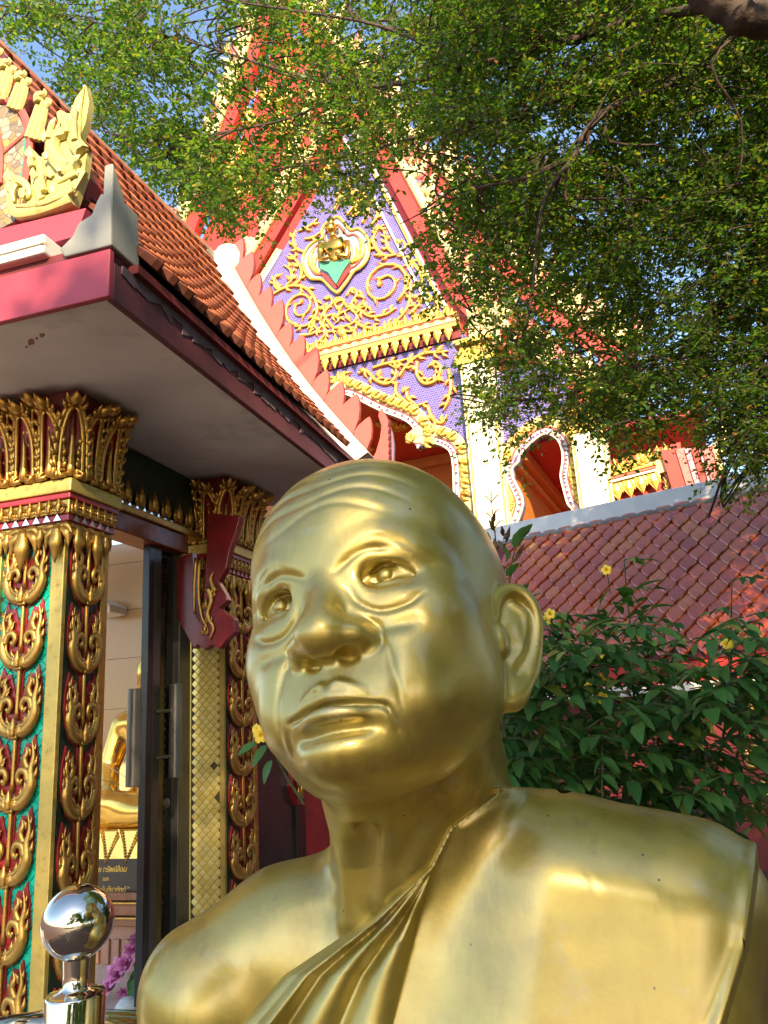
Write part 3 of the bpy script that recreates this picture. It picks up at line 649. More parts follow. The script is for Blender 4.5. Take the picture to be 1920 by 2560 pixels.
for p, q in (((60, 505), (52, 470)), ((85, 520), (92, 490)), ((120, 470), (112, 440)), ((142, 425), (150, 400)), ((200, 345), (196, 318)), ((214, 430), (228, 415)), ((212, 470), (226, 455)), ((176, 455), (182, 430)), ((210, 320), (222, 300))): leaf2(mb, FV, fpx(*p), fpx(*q), .014, .25, .06)
o = mb.build('naga_ornament', M_NAGA, shrine); smooth_angle(o, 50)
for bx, by, tx, ty in ((95, 362, 130, 243), (50, 288, 80, 196), (12, 262, 42, 165), (-18, 225, 8, 120), (-50, 180, -20, 80)):
    mb = MB(); d = np.array([tx - bx, ty - by], float); pn = np.array([-d[1], d[0]]) / np.linalg.norm(d)
    for k in (-1, 0, 1):
        base = np.array([bx, by]) + pn * 12 * k; tip = np.array([bx, by]) + d * (.80 - .10 * abs(k)) + pn * 11 * k
        vine(mb, FV, [fpx(*base), fpx(*(base + (tip - base) * .5 + pn * 2)), fpx(*tip)], .014, .010, .03, 4, .9, 6, .015)
    t0 = np.array([bx, by]) + d * .72; vine(mb, FV, [fpx(*(t0 - pn * 8)), fpx(*(t0 + d * .12 - pn * 12)), fpx(*(t0 + d * .2)), fpx(*(t0 + d * .30 - pn * 4))], .020, .003, .035, 5, .9, 6, .018)
    vine(mb, FV, [fpx(*(t0 + pn * 12)), fpx(*(t0 + d * .08 + pn * 18)), fpx(*(t0 + d * .12 + pn * 8))], .015, .007, .035, 4)
    o = mb.build('feather_flame', M_NAGA, shrine); smooth_angle(o, 50)
# mosaic niche at the picture's left edge
def scale_mosaic():
    t = NT('scale_mosaic'); v = t.n('ShaderNodeTexVoronoi'); v.feature = 'DISTANCE_TO_EDGE'; v.inputs['Scale'].default_value = 30; t.l(t.coord(), v.inputs['Vector'])
    v2 = t.n('ShaderNodeTexVoronoi'); v2.inputs['Scale'].default_value = 30; t.l(t.coord(), v2.inputs['Vector'])
    c = t.ramp(v2.outputs['Color'], [(.2, (.20, .16, .12)), (.45, (.28, .20, .06)), (.7, (.34, .30, .26)), (.9, (.40, .29, .08))])
    e = t.ramp(v.outputs['Distance'], [(.02, 0.0), (.05, 1.0)]); t.set(**{'Base Color': t.mix(e, (.16, .12, .09), c), 'Roughness': .3}); t.bump(e, .5, .004); return t.m
arch = [(-60, 600), (0, 585), (48, 560), (62, 470), (74, 380), (70, 330), (52, 290), (20, 272), (-20, 275), (-60, 300)]
mb = MB(); mb.prism(FV.pts([fpx(*p) for p in arch], .0), -EV * .02); mb.build('mosaic_niche', scale_mosaic(), shrine)
mb = MB(); mb.tube(FV.pts(curve([fpx(*p) for p in ((62, 560), (72, 470), (84, 380), (80, 325), (58, 280), (22, 260), (-30, 262))], 6), .02), .016, 6); mb.build('niche_rim', M_PINKF, shrine)
mb = MB(); mb.tube(FV.pts(curve([fpx(*p) for p in ((50, 558), (62, 470), (72, 400), (76, 345))], 6), .018), .008, 6); mb.build('niche_edge', M_TEAL, shrine)
mb = MB(); mb.tube(FV.pts(curve([fpx(*p) for p in ((12, 470), (14, 390), (4, 345), (-12, 338))], 6), .025), .013, 6); mb.tube(FV.pts([fpx(16, 395), fpx(74, 345)], .022), .007, 6); mb.build('niche_inner_rim', M_PINKF, shrine)

# ornament pieces used on the pillars
def motif_meshes():
    g = MB(); fr = XY
    for s in (-1, 1):
        q = lambda L: [(s * x, y) for x, y in L]
        vine(g, fr, q([(0, .15), (.17, .13), (.33, .24), (.41, .43), (.385, .62), (.43, .84), (.37, 1.10)]), .10, .006, .08, 5, .85, 6, .10)
        vine(g, fr, q([(.36, .46), (.30, .60), (.18, .63), (.12, .53), (.17, .44), (.22, .50)]), .075, .03, .09, 5, .85, 6, .06)
        vine(g, fr, q([(.06, .2), (.20, .24), (.30, .36), (.30, .46)]), .055, .02, .11, 4, .8, 5)
        vine(g, fr, q([(.33, .64), (.25, .78), (.29, .90), (.24, 1.0)]), .06, .008, .08, 4, .85, 5, .055)
        for a, b, w in (((.40, .34), (.49, .50), .045), ((.42, .50), (.50, .68), .045), ((.41, .68), (.50, .84), .042), ((.36, .84), (.27, .98), .04), ((.24, .64), (.17, .78), .05), ((.36, .26), (.46, .34), .04), ((.13, .44), (.08, .58), .045), ((.14, .24), (.20, .38), .05), ((.22, .72), (.15, .84), .035), ((.40, .9), (.46, 1.02), .035)):
            leaf2(g, fr, (s * a[0], a[1]), (s * b[0], b[1]), w, -.25 * s, .085)
        vine(g, fr, q([(.035, .07), (.12, .14), (.10, .29)]), .05, .006, .12, 4, .8, 6, .062)
    vine(g, fr, [(0, .06), (0, .2), (0, .36)], .06, .006, .15, 4, .8, 7, .075); vine(g, fr, [(-.085, .045), (.085, .045)], .034, .034, .12, 3, 1, 6)
    vine(g, fr, [(0, .30), (0, .75), (0, 1.19)], .042, .040, .06, 3, 1, 8)
    b = MB(); R_ = [(.05, -.02), (.14, .01), (.32, .11), (.47, .33), (.525, .6), (.51, .86), (.42, 1.16), (.33, 1.02), (.22, 1.04), (.12, .80), (.075, .66), (.07, 1.17)]
    b.prism([(x * .94, y, -.02) for x, y in R_] + [(-x * .94, y, -.02) for x, y in R_[::-1]], (0, 0, .05))
    gm = g.mesh('vine_ornament', M_GILT, True); bm = b.mesh('ornament_backing', M_RED); return gm, bm
GM, BMh = motif_meshes(); MW, MPITCH = .205, .2535
def petal_mesh(name, W_, H_, out):
    m = MB(); N = 12; T = np.linspace(0, 1, N)
    cy = lambda t: out * t ** 2.6; wf = lambda t: W_ * .5 * (1 - .15 * t) * (1 - max(0, t - .45) ** 1.7 / (.55 ** 1.7)) ** .6
    pt = lambda x, t, h=0: (x, H_ * (t - .10 * t ** 3), cy(t) + h)
    L = [pt(-wf(t), t) for t in T]; Rr = [pt(wf(t), t) for t in T]; Lb = [pt(-wf(t), t, -.02) for t in T]; Rb = [pt(wf(t), t, -.02) for t in T]
    m.add(L + Rr, [(i, i + 1, N + i + 1, N + i) for i in range(N - 1)], 1); m.add(Lb + Rb, [(i, N + i, N + i + 1, i + 1) for i in range(N - 1)], 1)
    for k, (f, r, h) in enumerate(((1.0, .011, .004), (.70, .009, .010))):
        c = [pt(-wf(t) * f, t * (1 if k == 0 else .93), h) for t in T] + [pt(wf(t) * f, t * (1 if k == 0 else .93), h) for t in T[::-1]]; m.tube(c, r, 5, True, None, 0)
    m.tube([pt(0, t, .012) for t in np.linspace(.02, .62, 6)], np.linspace(.020, .004, 6), 5, True, None, 0)
    for s in (-1, 1):
        for t in np.linspace(.12, .88, 6):
            m.tube([pt(s * wf(t), t, .006), pt(s * (wf(t) + .012), t + .05, .012), pt(s * (wf(t) + .017), t + .10, .012)], [.012, .010, .002], 5, True, None, 0)
    m.tube([pt(0, .93, .005), pt(0, 1.01, .02), pt(0, 1.09, .035)], [.018, .024, .003], 6, True, None, 0)
    for s in (-1, 1): m.tube([pt(s * .01, .93, .005), pt(s * .028, 1.0, .012), pt(s * .034, 1.07, .022)], [.011, .011, .002], 5, True, None, 0)
    for s in (-1, 1): m.tube([pt(s * .012, .03, .014), pt(s * .04, .01, .02), pt(s * .045, .06, .02), pt(s * .022, .09, .02)], [.013, .012, .009, .005], 5, True, None, 0)
    return m.mesh(name, [M_GILT, M_RED], True)
PM = petal_mesh('lotus_petal', .122, .335, .06); PM2 = petal_mesh('lotus_petal_back', .10, .365, .075)
DT = diamond_tile(.0275, .004).mesh('mosaic_tile', M_TEAL); DTY = diamond_tile(.0215, .003).mesh('mosaic_tile', M_YTILE)

def pillar(u0, u1, v0, v1, front, lit=True):
    """a square pillar between u0..u1, v0..v1 with its capital; front decides what its camera side carries"""
    zb, zt = .35, 2.30
    mb = MB(); mb.box(U(u0 + .012, v0 + .012, zb), EU * (u1 - u0 - .024), EV * (v1 - v0 - .024), EZ * (zt - zb + .55)); p = mb.build('pillar', M_RED, shrine)
    wu = u1 - u0; st = .060
    def strip(a, b, side):
        m = MB()
        if side == 'f': m.box(U(a, v0 - .010, zb), EU * (b - a), EV * .024, EZ * (zt - zb))
        else: m.box(U(u1 - .014, a, zb), EU * .024, EV * (b - a), EZ * (zt - zb))
        o = m.build('gilt_strip', M_GILT2 if side == 'f' else M_GILT, p); bevel(o, .004)
    if front == 'vine':
        strip(u1 - st, u1 + .001, 'f'); strip(u1 - .36, u1 - .30, 'f'); strip(u0, u0 + .02, 'f')
        fr = Fr(U(u1 - .18, v0 + .010, 0), EU, EZ, -EV); a = .0275
        for r in range(0, 66):
            for c in range(-3, 4):
                x = c * 2 * a * 1.02 + (a * 1.02 if r % 2 else 0); z = .45 + r * a * 1.02
                if abs(x) < .125 and z < 2.29:
                    o = link('mosaic_tile', DT, p); setm(o, Fr(fr.P(x, z), EU, EZ, -EV).mat())
        for i in range(8):
            z = 2.02 - i * MPITCH - .009 + RNG.uniform(-.006, .006)
            f = Fr(fr.P(0, z, .006), EU, EZ, -EV)
            jk = RNG.uniform(.97, 1.04); f = Fr(f.o, f.ex * 1.02, f.ey * 1.16, f.n); setm(link('ornament_backing', BMh, p), f.mat(MW)); setm(link('vine_ornament', GM, p), f.mat(MW * jk))
    else:
        m = MB(); m.box(U(u1 - .215, v0 - .008, zb), EU * .018, EV * .02, EZ * (zt - zb - .1)); m.box(U(u1 - .028, v0 - .010, zb), EU * .026, EV * .02, EZ * (zt - zb - .1)); m.build('gilt_strip', M_GILT2, p)
        m = MB(); m.box(U(u1 - .20, v0 - .001, zb), EU * .176, EV * .012, EZ * (zt - zb - .1)); m.build('grout_bed', bpy.data.materials.get('dark_grout') or paint('dark_grout', (.07, .045, .025), .6), p)
        a = .0215; k = 0
        for r in range(0, 64):
            for c in range(-3, 4):
                x = c * 2 * a * 1.04 + (a * 1.04 if r % 2 else 0); z = .60 + r * a * 1.04
                if abs(x) < .085 and z < 2.02 and RNG.random() > .012:
                    o = link('mosaic_tile', DTY, p); setm(o, Fr(U(u1 - .11 + x, v0 - .0012, z), EU, EZ, -EV).mat())
    # side face with its own vine
    strip(v1 - .045, v1, 's')
    m = MB(); m.box(U(u1 - .008, v0 + .016, zb), EU * .010, EV * (v1 - v0 - .07), EZ * (zt - zb)); m.build('glass_bed', M_DGREEN, p)
    vc = (v0 + v1) / 2 - .012; k = (v1 - v0 - .06) / .205 * .98
    for i in range(8):
        z = 2.005 - i * MPITCH * (1.06 if front == 'vine' else 1.0)
        f = Fr(U(u1 + .003, vc, z), EV * k, EZ * 1.16, EU)
        setm(link('ornament_backing', BMh, p), f.mat(MW)); setm(link('vine_ornament', GM, p), f.mat(MW))
    # neck mouldings
    z = zt
    for h, g, m_, nm in ((.030, .012, M_GILT2, 'moulding'), (.030, .020, M_RED, 'moulding'), (.060, .022, M_GILT, 'bead_course'), (.026, .030, M_RED, 'moulding'), (.055, .040, M_GILT2, 'moulding')):
        mb = MB(); mb.box(U(u0 - g, v0 - g, z), EU * (wu + 2 * g), EV * (v1 - v0 + 2 * g), EZ * h); o = mb.build(nm, m_, p); bevel(o, .005)
        if nm == 'bead_course':
            b = MB()
            for q in np.arange(u0 + .01, u1, .046): flame(b, Fr(U(q, v0 - g, z + .005), EU, EZ, -EV), 0, 0, .062, 0, .006); b.lathe([(0, -.013), (.012, 0), (0, .013)], U(q + .023, v0 - g - .006, z + .03), EV, 6)
            for q in np.arange(v0 + .01, v1, .046): flame(b, Fr(U(u1 + g, q, z + .005), EV, EZ, EU), 0, 0, .062, 0, .006); b.lathe([(0, -.013), (.012, 0), (0, .013)], U(u1 + g + .006, q + .023, z + .03), EU, 6)
            b.build('bead_ornament', M_GILT, p, True)
        z += h
    b = MB()                                                # row of mirror chips and hanging buds under the neck
    for q in np.arange(u0 + .02, u1, .05): b.add([U(q - .018, v0 - .024, zt + .034), U(q + .018, v0 - .024, zt + .034), U(q, v0 - .026, zt + .062), U(q, v0 - .018, zt + .045)], [(0, 1, 2), (0, 2, 3), (1, 3, 2), (0, 3, 1)])
    for q in np.arange(v0 + .02, v1, .05): b.add([U(u1 + .024, q - .018, zt + .034), U(u1 + .024, q + .018, zt + .034), U(u1 + .026, q, zt + .062), U(u1 + .018, q, zt + .045)], [(0, 1, 2), (0, 2, 3), (1, 3, 2), (0, 3, 1)])
    b.build('mirror_chips', paint('mirror_chip', (.75, .75, .78), .08, .8), p)
    b = MB()
    for q, L in zip(np.linspace(u1 - .345, u1 - .025, 5), (.15, .09, .17, .09, .15)): flame(b, Fr(U(q, v0 - .012, zt + .01), EU, -EZ, -EV), 0, 0, L, 0, .012)
    for q, L in zip(np.linspace(v0 + .03, v1 - .05, 4), (.13, .08, .15, .10)): flame(b, Fr(U(u1 + .012, q, zt + .01), EV, -EZ, EU), 0, 0, L, 0, .012)
    b.build('hanging_bud', M_GILT, p, True)
    # lotus capital
    mb = MB(); g0, g1 = .0, .06; z0, z1 = z, 2.868
    q0 = [U(u0 - g0, v0 - g0, z0), U(u1 + g0, v0 - g0, z0), U(u1 + g0, v1 + g0, z0), U(u0 - g0, v1 + g0, z0)]; q1 = [U(u0 - g1, v0 - g1, z1), U(u1 + g1, v0 - g1, z1), U(u1 + g1, v1 + g1, z1), U(u0 - g1, v1 + g1, z1)]
    mb.hexa(q0, q1); mb.build('capital_core', M_DRED, p)
    def petal(mesh, o, ex, n, k=1): setm(link('lotus_petal', mesh, p), Fr(o, ex, EZ, n).mat(k))
    nu = max(2, int(round(wu / .125)));
    for i in range(nu): petal(PM, U(u1 - .062 - i * .125, v0 - .030, z0 + .005), EU, -EV)
    for i in range(nu): petal(PM2, U(u1 - .125 - i * .125, v0 - .012, z0 + .005), EU, -EV)
    nv = max(2, int(round((v1 - v0) / .125)))
    for i in range(nv): petal(PM, U(u1 + .030, v0 + .062 + i * .125, z0 + .005), EV, EU)
    for i in range(nv): petal(PM2, U(u1 + .012, v0 + .125 + i * .125, z0 + .005), EV, EU)
    d = (EU - EV) / math.sqrt(2); petal(PM, U(u1 + .012, v0 - .012, z0 + .005), (EU + EV) / math.sqrt(2), d, 1.04)
    return p
pillar(-.40, 0, 0, .258, 'vine'); pillar(-.36, 0, 1.288, 1.645, 'mosaic')

# door wall between the pillars
WU = -.15
sbox('wall_head', M_DGREEN, WU - .10, WU, .20, 1.35, 2.585, 2.868)
sbox('lintel', paint('lintel_timber', (.26, .06, .02), .3, var=.5, scale=18), WU - .12, WU + .03, .22, 1.12, 2.42, 2.515, bv=.006)
sbox('lintel_moulding', M_GILT, WU - .02, WU + .045, .22, 1.30, 2.517, 2.555, bv=.006)
mb = MB()
for q in np.arange(.34, 1.28, .115): flame(mb, Fr(U(WU + .012, q, 2.59), EV, EZ, EU), 0, 0, .10, 0, .006)
mb.build('lintel_flames', M_GILT, shrine, True)
mb = MB()
for q in np.arange(.30, 1.28, .062): mb.add([U(WU + .008, q - .022, 2.557), U(WU + .008, q + .022, 2.557), U(WU + .010, q, 2.588), U(WU - .01, q, 2.57)], [(0, 1, 2), (0, 2, 3), (1, 3, 2), (0, 3, 1)])
mb.build('mirror_chips', bpy.data.materials['mirror_chip'], shrine)
# red fretted bracket standing out from the far pillar
VB = .985
br = [(520, 1282), (600, 1290), (590, 1330), (575, 1370), (565, 1420), (545, 1455), (560, 1480), (570, 1500), (548, 1520), (585, 1548), (588, 1580), (565, 1600), (548, 1622), (530, 1612), (512, 1625), (494, 1612), (484, 1622), (462, 1580), (441, 1542), (441, 1400), (447, 1392), (480, 1380), (490, 1540), (505, 1560), (515, 1400)]
mb = MB(); mb.prism([U(u, VB, z) for u, z in (vpx(x, y, VB) for x, y in br)], EV * .05); o = mb.build('bracket', paint('bracket_red', (.20, .012, .016), .3, var=.3, coat=.3), shrine); bevel(o, .004)
mb = MB(); fb = Fr(U(0, VB - .006, 0), EU, EZ, -EV); B_ = lambda x, y: vpx(x, y, VB)
for L, r in (([(500, 1400), (498, 1480), (505, 1540), (520, 1570)], .012), ([(492, 1395), (487, 1470), (487, 1535)], .012), ([(520, 1470), (530, 1500), (520, 1540), (535, 1570), (525, 1600)], .016), ([(540, 1480), (528, 1450), (535, 1430)], .014)): vine(mb, fb, [B_(*p) for p in L], r, r * .4, 0, 5, .8, 6)
for x, y in ((515, 1520), (522, 1555), (512, 1585), (530, 1490)): flame(mb, fb, *B_(x, y), .05, .1)
mb.build('bracket_ornament', M_GILT, shrine, True)
# the open door leaf: black stile, dark glass beyond it, tube handles on both sides
sbox('door_jamb', M_GREY, WU - .06, WU - .005, 1.09, 1.20, .35, 2.42, bv=.004)
door = sbox('door', M_BLACK, WU - .05, WU - .01, .815, .862, .35, 2.42, bv=.003)
sbox('door_stile', M_GREY, WU - .052, WU - .012, .865, .925, .35, 2.42, door, .002)
t = NT('dark_glass'); t.set(**{'Base Color': (.006, .006, .007), 'Roughness': .05}); M_DGLASS = t.m
sbox('glass_pane', M_DGLASS, WU - .06, WU - .045, .925, 1.09, .35, 2.42, door)
for v, z0, z1, s in ((.640, 1.275, 1.70, 1), (.985, 1.285, 1.73, -1)):
    mb = MB(); mb.tube([U(WU + .04, v, z0), U(WU + .04, v, z1)], .032, 16); h = mb.build('door_handle', bpy.data.materials.get('handle_grey') or paint('handle_grey', (.20, .19, .165), .35, .4, var=.1), door); smooth_angle(h, 50); bevel(h, .003)
    for z in (1.385, 1.60): mb = MB(); mb.tube([U(WU + .03, v + s * .02, z), U(WU, v + s * .11, z)], .010, 8); mb.build('handle_post', paint('chrome', (.7, .68, .64), .12, 1.0) if 'chrome' not in bpy.data.materials else bpy.data.materials['chrome'], door)
mb = MB(); mb.lathe([(0, 0), (.022, 0), (.022, .012), (.010, .016), (0, .018)], U(WU - .008, .98, 1.17), EU, 14); mb.build('lock_cylinder', M_GREY, door)
# wall beyond the far pillar: granite panel, red frame
def granite():
    t = NT('black_granite'); n = t.noise(220, 3, .8); t.set(**{'Base Color': t.ramp(n.outputs['Fac'], [(.45, (.016, .016, .017)), (.62, (.05, .05, .052)), (.72, (.16, .15, .15))]), 'Roughness': .25}); return t.m
sbox('granite_panel', granite(), WU - .05, WU + .04, 1.66, 2.40, .3, 2.86)
sbox('window_frame', M_BLACK, WU - .05, WU + .06, 2.40, 2.55, .3, 2.86, bv=.004); sbox('red_wall', M_RED, WU - .05, WU + .045, 2.55, 3.4, .3, 2.86)
mb = MB(); fr = Fr(U(WU + .045, 2.40, 1.12), EV, EZ, EU)
mb.prism(fr.pts([(-.1, 0), (-.02, -.12), (.05, -.13), (.08, 0), (.06, .12), (.0, .26), (-.05, .12)], -.005), EU * .04); mb.build('frame_corner', M_RED, shrine)
mb = MB()
for y, s in ((-.08, .12), (.0, .14), (.1, .14)): flame(mb, fr, 0, y, s, .05, .05)
mb.build('frame_ornament', M_GILT, shrine, True)
# inside of the shrine
IV = 2.30
mb = MB(); iw = Fr(U(0, IV, 0), EU, EZ, -EV); mb.prism([U(-3.0, IV + .01, .3), U(-.2, IV + .01, .3), U(-.2, IV + .01, 2.868), U(-3.0, IV + .01, 2.868)], EV * .1); iwl = mb.build('inner_wall', M_DRED, shrine)
MT = paint('beige_wall_tile', (.46, .32, .17), .18, var=.06, scale=2)
for i in range(-5, 0):
    for j in range(0, 8):
        u0_, z0_ = i * .60 + .18, .30 + j * .345; u1_, z1_ = min(u0_ + .597, -.2), min(z0_ + .342, 2.865)
        if u1_ - u0_ < .05 or z1_ - z0_ < .02: continue
        m = MB(); m.box(U(u0_, IV - .008, z0_), EU * (u1_ - u0_), EV * .016, EZ * (z1_ - z0_)); m.build('wall_tile', MT, iwl)
sbox('inner_floor', paint('bounce_floor_tile', (.62, .56, .48), .2), -3.1, WU - .05, .05, IV, .28, .30)  # unseen floor, coloured pale to bounce sunlight onto the soffit
sbox('plinth', paint('bounce_plinth', (.60, .56, .50), .5, scale=60), -3.2, .65, -.9, 3.4, 0, .28)  # unseen plinth, its pale colour chosen to throw light up at the soffit
mb = MB()
for cx, cy, rr_ in ((78, 856, 12), (104, 838, 9), (92, 846, 5), (66, 868, 4)):
    P = []
    for k in range(9): w = 2 * math.pi * k / 9; q_ = rr_ * RNG.uniform(.5, 1.1); P.append(onpl(cx + q_ * math.cos(w), cy + q_ * .8 * math.sin(w), (0, 0, 2.8705), (0, 0, 1)))
    mb.prism(P, (0, 0, .0012))
mb.build('peeled_paint', paint('old_red_undercoat', (.36, .16, .14), .8), shrine)
mb = MB(); a = [vpx(x, y, IV - .12) for x, y in ((258, 1497), (297, 1515), (297, 1534), (262, 1541), (240, 1541), (240, 1497))]
mb.prism([U(u, IV - .22, z) for u, z in a], EV * .20); o = mb.build('air_conditioner', M_WHITE); bevel(o, .01); tag(o, 'small white air conditioner box on the beige wall inside the shrine', 'air conditioner')
# ------------------------------------------------------------------ the sunlit temple hall behind
TA = math.radians(22); TU = np.array([math.cos(TA), -math.sin(TA), 0]); TV = np.array([math.sin(TA), math.cos(TA), 0]); TP = dep(1200, 1200, 13.0); TO = np.array([TP[0], TP[1], 0])
TF = Fr(TO, TU, EZ, -TV)
def tl(x, y, h=0.0): q = onpl(x, y, TO - TV * h, TV) - TO; return (q @ TU, q[2])          # picture point -> (across, height) on the facade, h metres in front of it
def c2(x, y): return tl(640 + x / 3.072, 560 + y / 3.072)
temple = empty('temple_hall', tuple(TO), 'sunlit temple hall with blue mosaic gable, gilded scrolls and red flame bargeboards', 'temple')
def tb(mb, name, mat, parent=None, smooth=False):           # build in the facade's own frame
    o = mb.build(name, mat, None, smooth); o.parent = parent or temple; setm(o, TF.mat()); return o
def plate(name, mat, pts, h0, h1, parent=None):
    mb = MB(); mb.prism([(p[0], p[1], h0) for p in pts], (0, 0, h1 - h0)); return tb(mb, name, mat, parent)
def blue_mosaic():
    t = NT('blue_mosaic'); co = t.coord(); m = t.n('ShaderNodeMapping'); m.inputs['Rotation'].default_value = (0, 0, math.radians(0)); t.l(co, m.inputs['Vector'])
    b = t.n('ShaderNodeTexBrick'); b.inputs['Scale'].default_value = 1.0; b.inputs['Brick Width'].default_value = .048; b.inputs['Row Height'].default_value = .042; b.inputs['Mortar Size'].default_value = .0035; b.inputs['Mortar Smooth'].default_value = .1
    b.inputs['Color1'].default_value = (.055, .062, .30, 1); b.inputs['Color2'].default_value = (.085, .095, .40, 1); b.inputs['Mortar'].default_value = (.38, .24, .31, 1); b.offset = .5
    t.l(m.outputs[0], b.inputs['Vector']); t.set(**{'Base Color': b.outputs['Color'], 'Roughness': .25}); t.bump(b.outputs['Fac'], -.3, .003); return t.m
M_BLUE = blue_mosaic(); M_TGOLD = gilt('temple_gold', (.80, .53, .10), .38, .45, (.60, .33, .04), 12); M_TRED = paint('temple_red', (.52, .035, .025), .45, var=.08)
M_TPINK = paint('temple_pink', (.62, .16, .14), .5, var=.08); M_TORANGE = paint('temple_orange', (.58, .20, .03), .5, var=.06); M_TCREAM = paint('temple_cream', (.82, .74, .50), .5, var=.04)
M_TLEAF = gilt('temple_pale_gold', (.82, .66, .30), .45, .15, (.62, .40, .15), 10); M_TWHITE = paint('temple_white', (.80, .77, .66), .5, var=.04); M_SILVER = paint('silver_mosaic', (.36, .36, .40), .25, .3, var=.3, scale=40)
M_OUT = paint('outline_red', (.50, .11, .07), .5, var=.1)
# gable panel
gp = [tl(*p) for p in ((889, 322), (1012, 560), (1132, 792), (1140, 800), (746, 905), (560, 860), (640, 735), (706, 628))]
panel = plate('gable_panel', M_BLUE, gp, -.06, 0)
WK = .036                                                   # stroke radius of the big scrolls
class Orn:                                                  # strokes drawn twice: gold, and a flatter red outline behind
    def __init__(s): s.g = MB(); s.r = MB()
    def sc(s, c, r, turns, a0, sg, w, leaves=6, tail=None):
        scroll(s.g, XY, c, r, turns, a0, sg, w, .035, leaves, 0, tail); scroll(s.r, XY, c, r, turns, a0, sg, w * 1.45, .008, leaves, 0, tail)
    def vn(s, pts, r0, r1, mid=None):
        cc = curve(pts, 6); acc = 0
        for q in range(2, len(cc) - 2):
            acc += np.linalg.norm(cc[q] - cc[q - 1])
            if acc > .14:
                acc = 0; t = cc[q + 1] - cc[q]; t = t / (np.linalg.norm(t) + 1e-9); sd = 1 if (q % 2) else -1; nn = np.array([-t[1], t[0]]) * sd; s.lf(cc[q], cc[q] + (t * .8 + nn * .75) * .135, .036, .3 * sd)
        vine(s.g, XY, pts, r0, r1, .035, 6, .7, 6, mid); vine(s.r, XY, pts, r0 * 1.5, r1 + .012, .008, 6, .3, 5, (mid or max(r0, r1)) * 1.45)
    def lf(s, a, b, w, bend=.2): leaf2(s.g, XY, a, b, w, bend, .04); leaf2(s.r, XY, a, (b[0] + (b[0] - a[0]) * .12, b[1] + (b[1] - a[1]) * .12), w * 1.5, bend, .01, relief=.3)
    def fl(s, x, y, k, lean=0): flame(s.g, XY, x, y, k, lean, .035)
    def done(s, name, parent): o = tb(s.g, name, M_TGOLD, parent, True); tb(s.r, 'ornament_outline', M_OUT, parent); return o
def C(*L): return [c2(*p) for p in L]
sx = (tl(1000, 700)[0] - tl(900, 700)[0]) / 100             # metres per picture pixel on the panel
o = Orn(); o.sc(c2(985, 470), 62 * sx, 1.7, math.radians(-60), 1, WK, 9); o.vn(C((780, 770), (850, 800), (960, 805), (1080, 750), (1170, 640), (1190, 500), (1170, 400)), WK, WK * .8); o.vn(C((700, 640), (790, 660), (880, 715), (1000, 700), (1080, 650)), WK, WK * .7); o.done('gold_scroll', panel)
o = Orn(); o.sc(c2(345, 645), 46 * sx, 1.5, math.radians(-100), -1, WK * .9, 7); o.vn(C((60, 690), (90, 600), (160, 530), (280, 480), (390, 500), (460, 590), (470, 690), (400, 780), (300, 790)), WK * .8, WK * .8, WK); o.done('gold_scroll', panel)
o = Orn()
for L in (C((240, 490), (330, 450), (355, 360), (300, 270), (255, 235)), C((235, 480), (280, 430), (270, 360), (215, 320)), C((220, 500), (165, 500), (145, 450), (165, 390)), C((370, 220), (310, 190), (290, 120), (310, 50)), C((380, 120), (440, 110), (500, 70)), C((330, 60), (420, 20), (480, -40))): o.vn(L, WK * .75, .012, WK)
for a, b in (((300, 270), (240, 250)), ((330, 330), (285, 300)), ((355, 380), (390, 330)), ((290, 430), (240, 400)), ((150, 440), (130, 400)), ((300, 110), (270, 70)), ((320, 170), (280, 170))): o.lf(c2(*a), c2(*b), .05)
o.done('flame_spray', panel)
o = Orn()
for L in (C((1080, 240), (1000, 250), (930, 200), (905, 120), (940, 50), (990, 10)), C((1060, 235), (1010, 180), (1000, 110), (960, 90)), C((1090, 250), (1180, 270), (1230, 330), (1270, 400), (1285, 520), (1240, 600)), C((1240, 600), (1290, 590), (1300, 550)), C((1100, 240), (1150, 180), (1120, 120)), C((1320, 670), (1380, 680), (1400, 620), (1350, 570), (1310, 520), (1400, 510)), C((1180, 700), (1230, 650), (1190, 600)), C((1200, 720), (1290, 700), (1420, 680)), C((1140, 330), (1190, 300), (1210, 350))): o.vn(L, WK * .8, .012, WK)
for a, b in (((935, 60), (950, 10)), ((920, 150), (880, 120)), ((1010, 130), (1040, 100)), ((1190, 280), (1200, 330)), ((1270, 420), (1310, 400)), ((1210, 660), (1190, 700)), ((1350, 600), (1330, 560)), ((1120, 150), (1080, 120)), ((980, 230), (940, 260)), ((1250, 560), (1200, 560))): o.lf(c2(*a), c2(*b), .055)
o.done('flame_spray', panel)
o = Orn()                                                   # interlace under the medallion
for L in (C((560, 760), (530, 700), (560, 650), (590, 610), (570, 560), (520, 580)), C((560, 760), (600, 800), (650, 800), (740, 770), (780, 720), (740, 660), (690, 680), (700, 720)), C((500, 740), (540, 660), (590, 640)), C((540, 720), (600, 700), (640, 740), (610, 770)), C((700, 560), (740, 500), (780, 540), (740, 620), (790, 650), (850, 640), (840, 680)), C((540, 720), (520, 780), (550, 830), (620, 830)), C((340, 860), (430, 850), (490, 810), (530, 760)), C((370, 940), (470, 920), (530, 860), (560, 830)), C((780, 770), (760, 820), (700, 830), (660, 800)), C((470, 720), (450, 780), (500, 830)), C((640, 570), (680, 600), (640, 660), (605, 600), (640, 570))): o.vn(L, WK * .75, WK * .4, WK * .8)
for a, b in (((500, 740), (440, 700)), ((530, 650), (480, 640)), ((850, 640), (830, 580)), ((780, 560), (840, 580)), ((460, 770), (420, 760)), ((620, 730), (650, 690)), ((690, 720), (730, 760)), ((640, 640), (640, 690))): o.lf(c2(*a), c2(*b), .05)
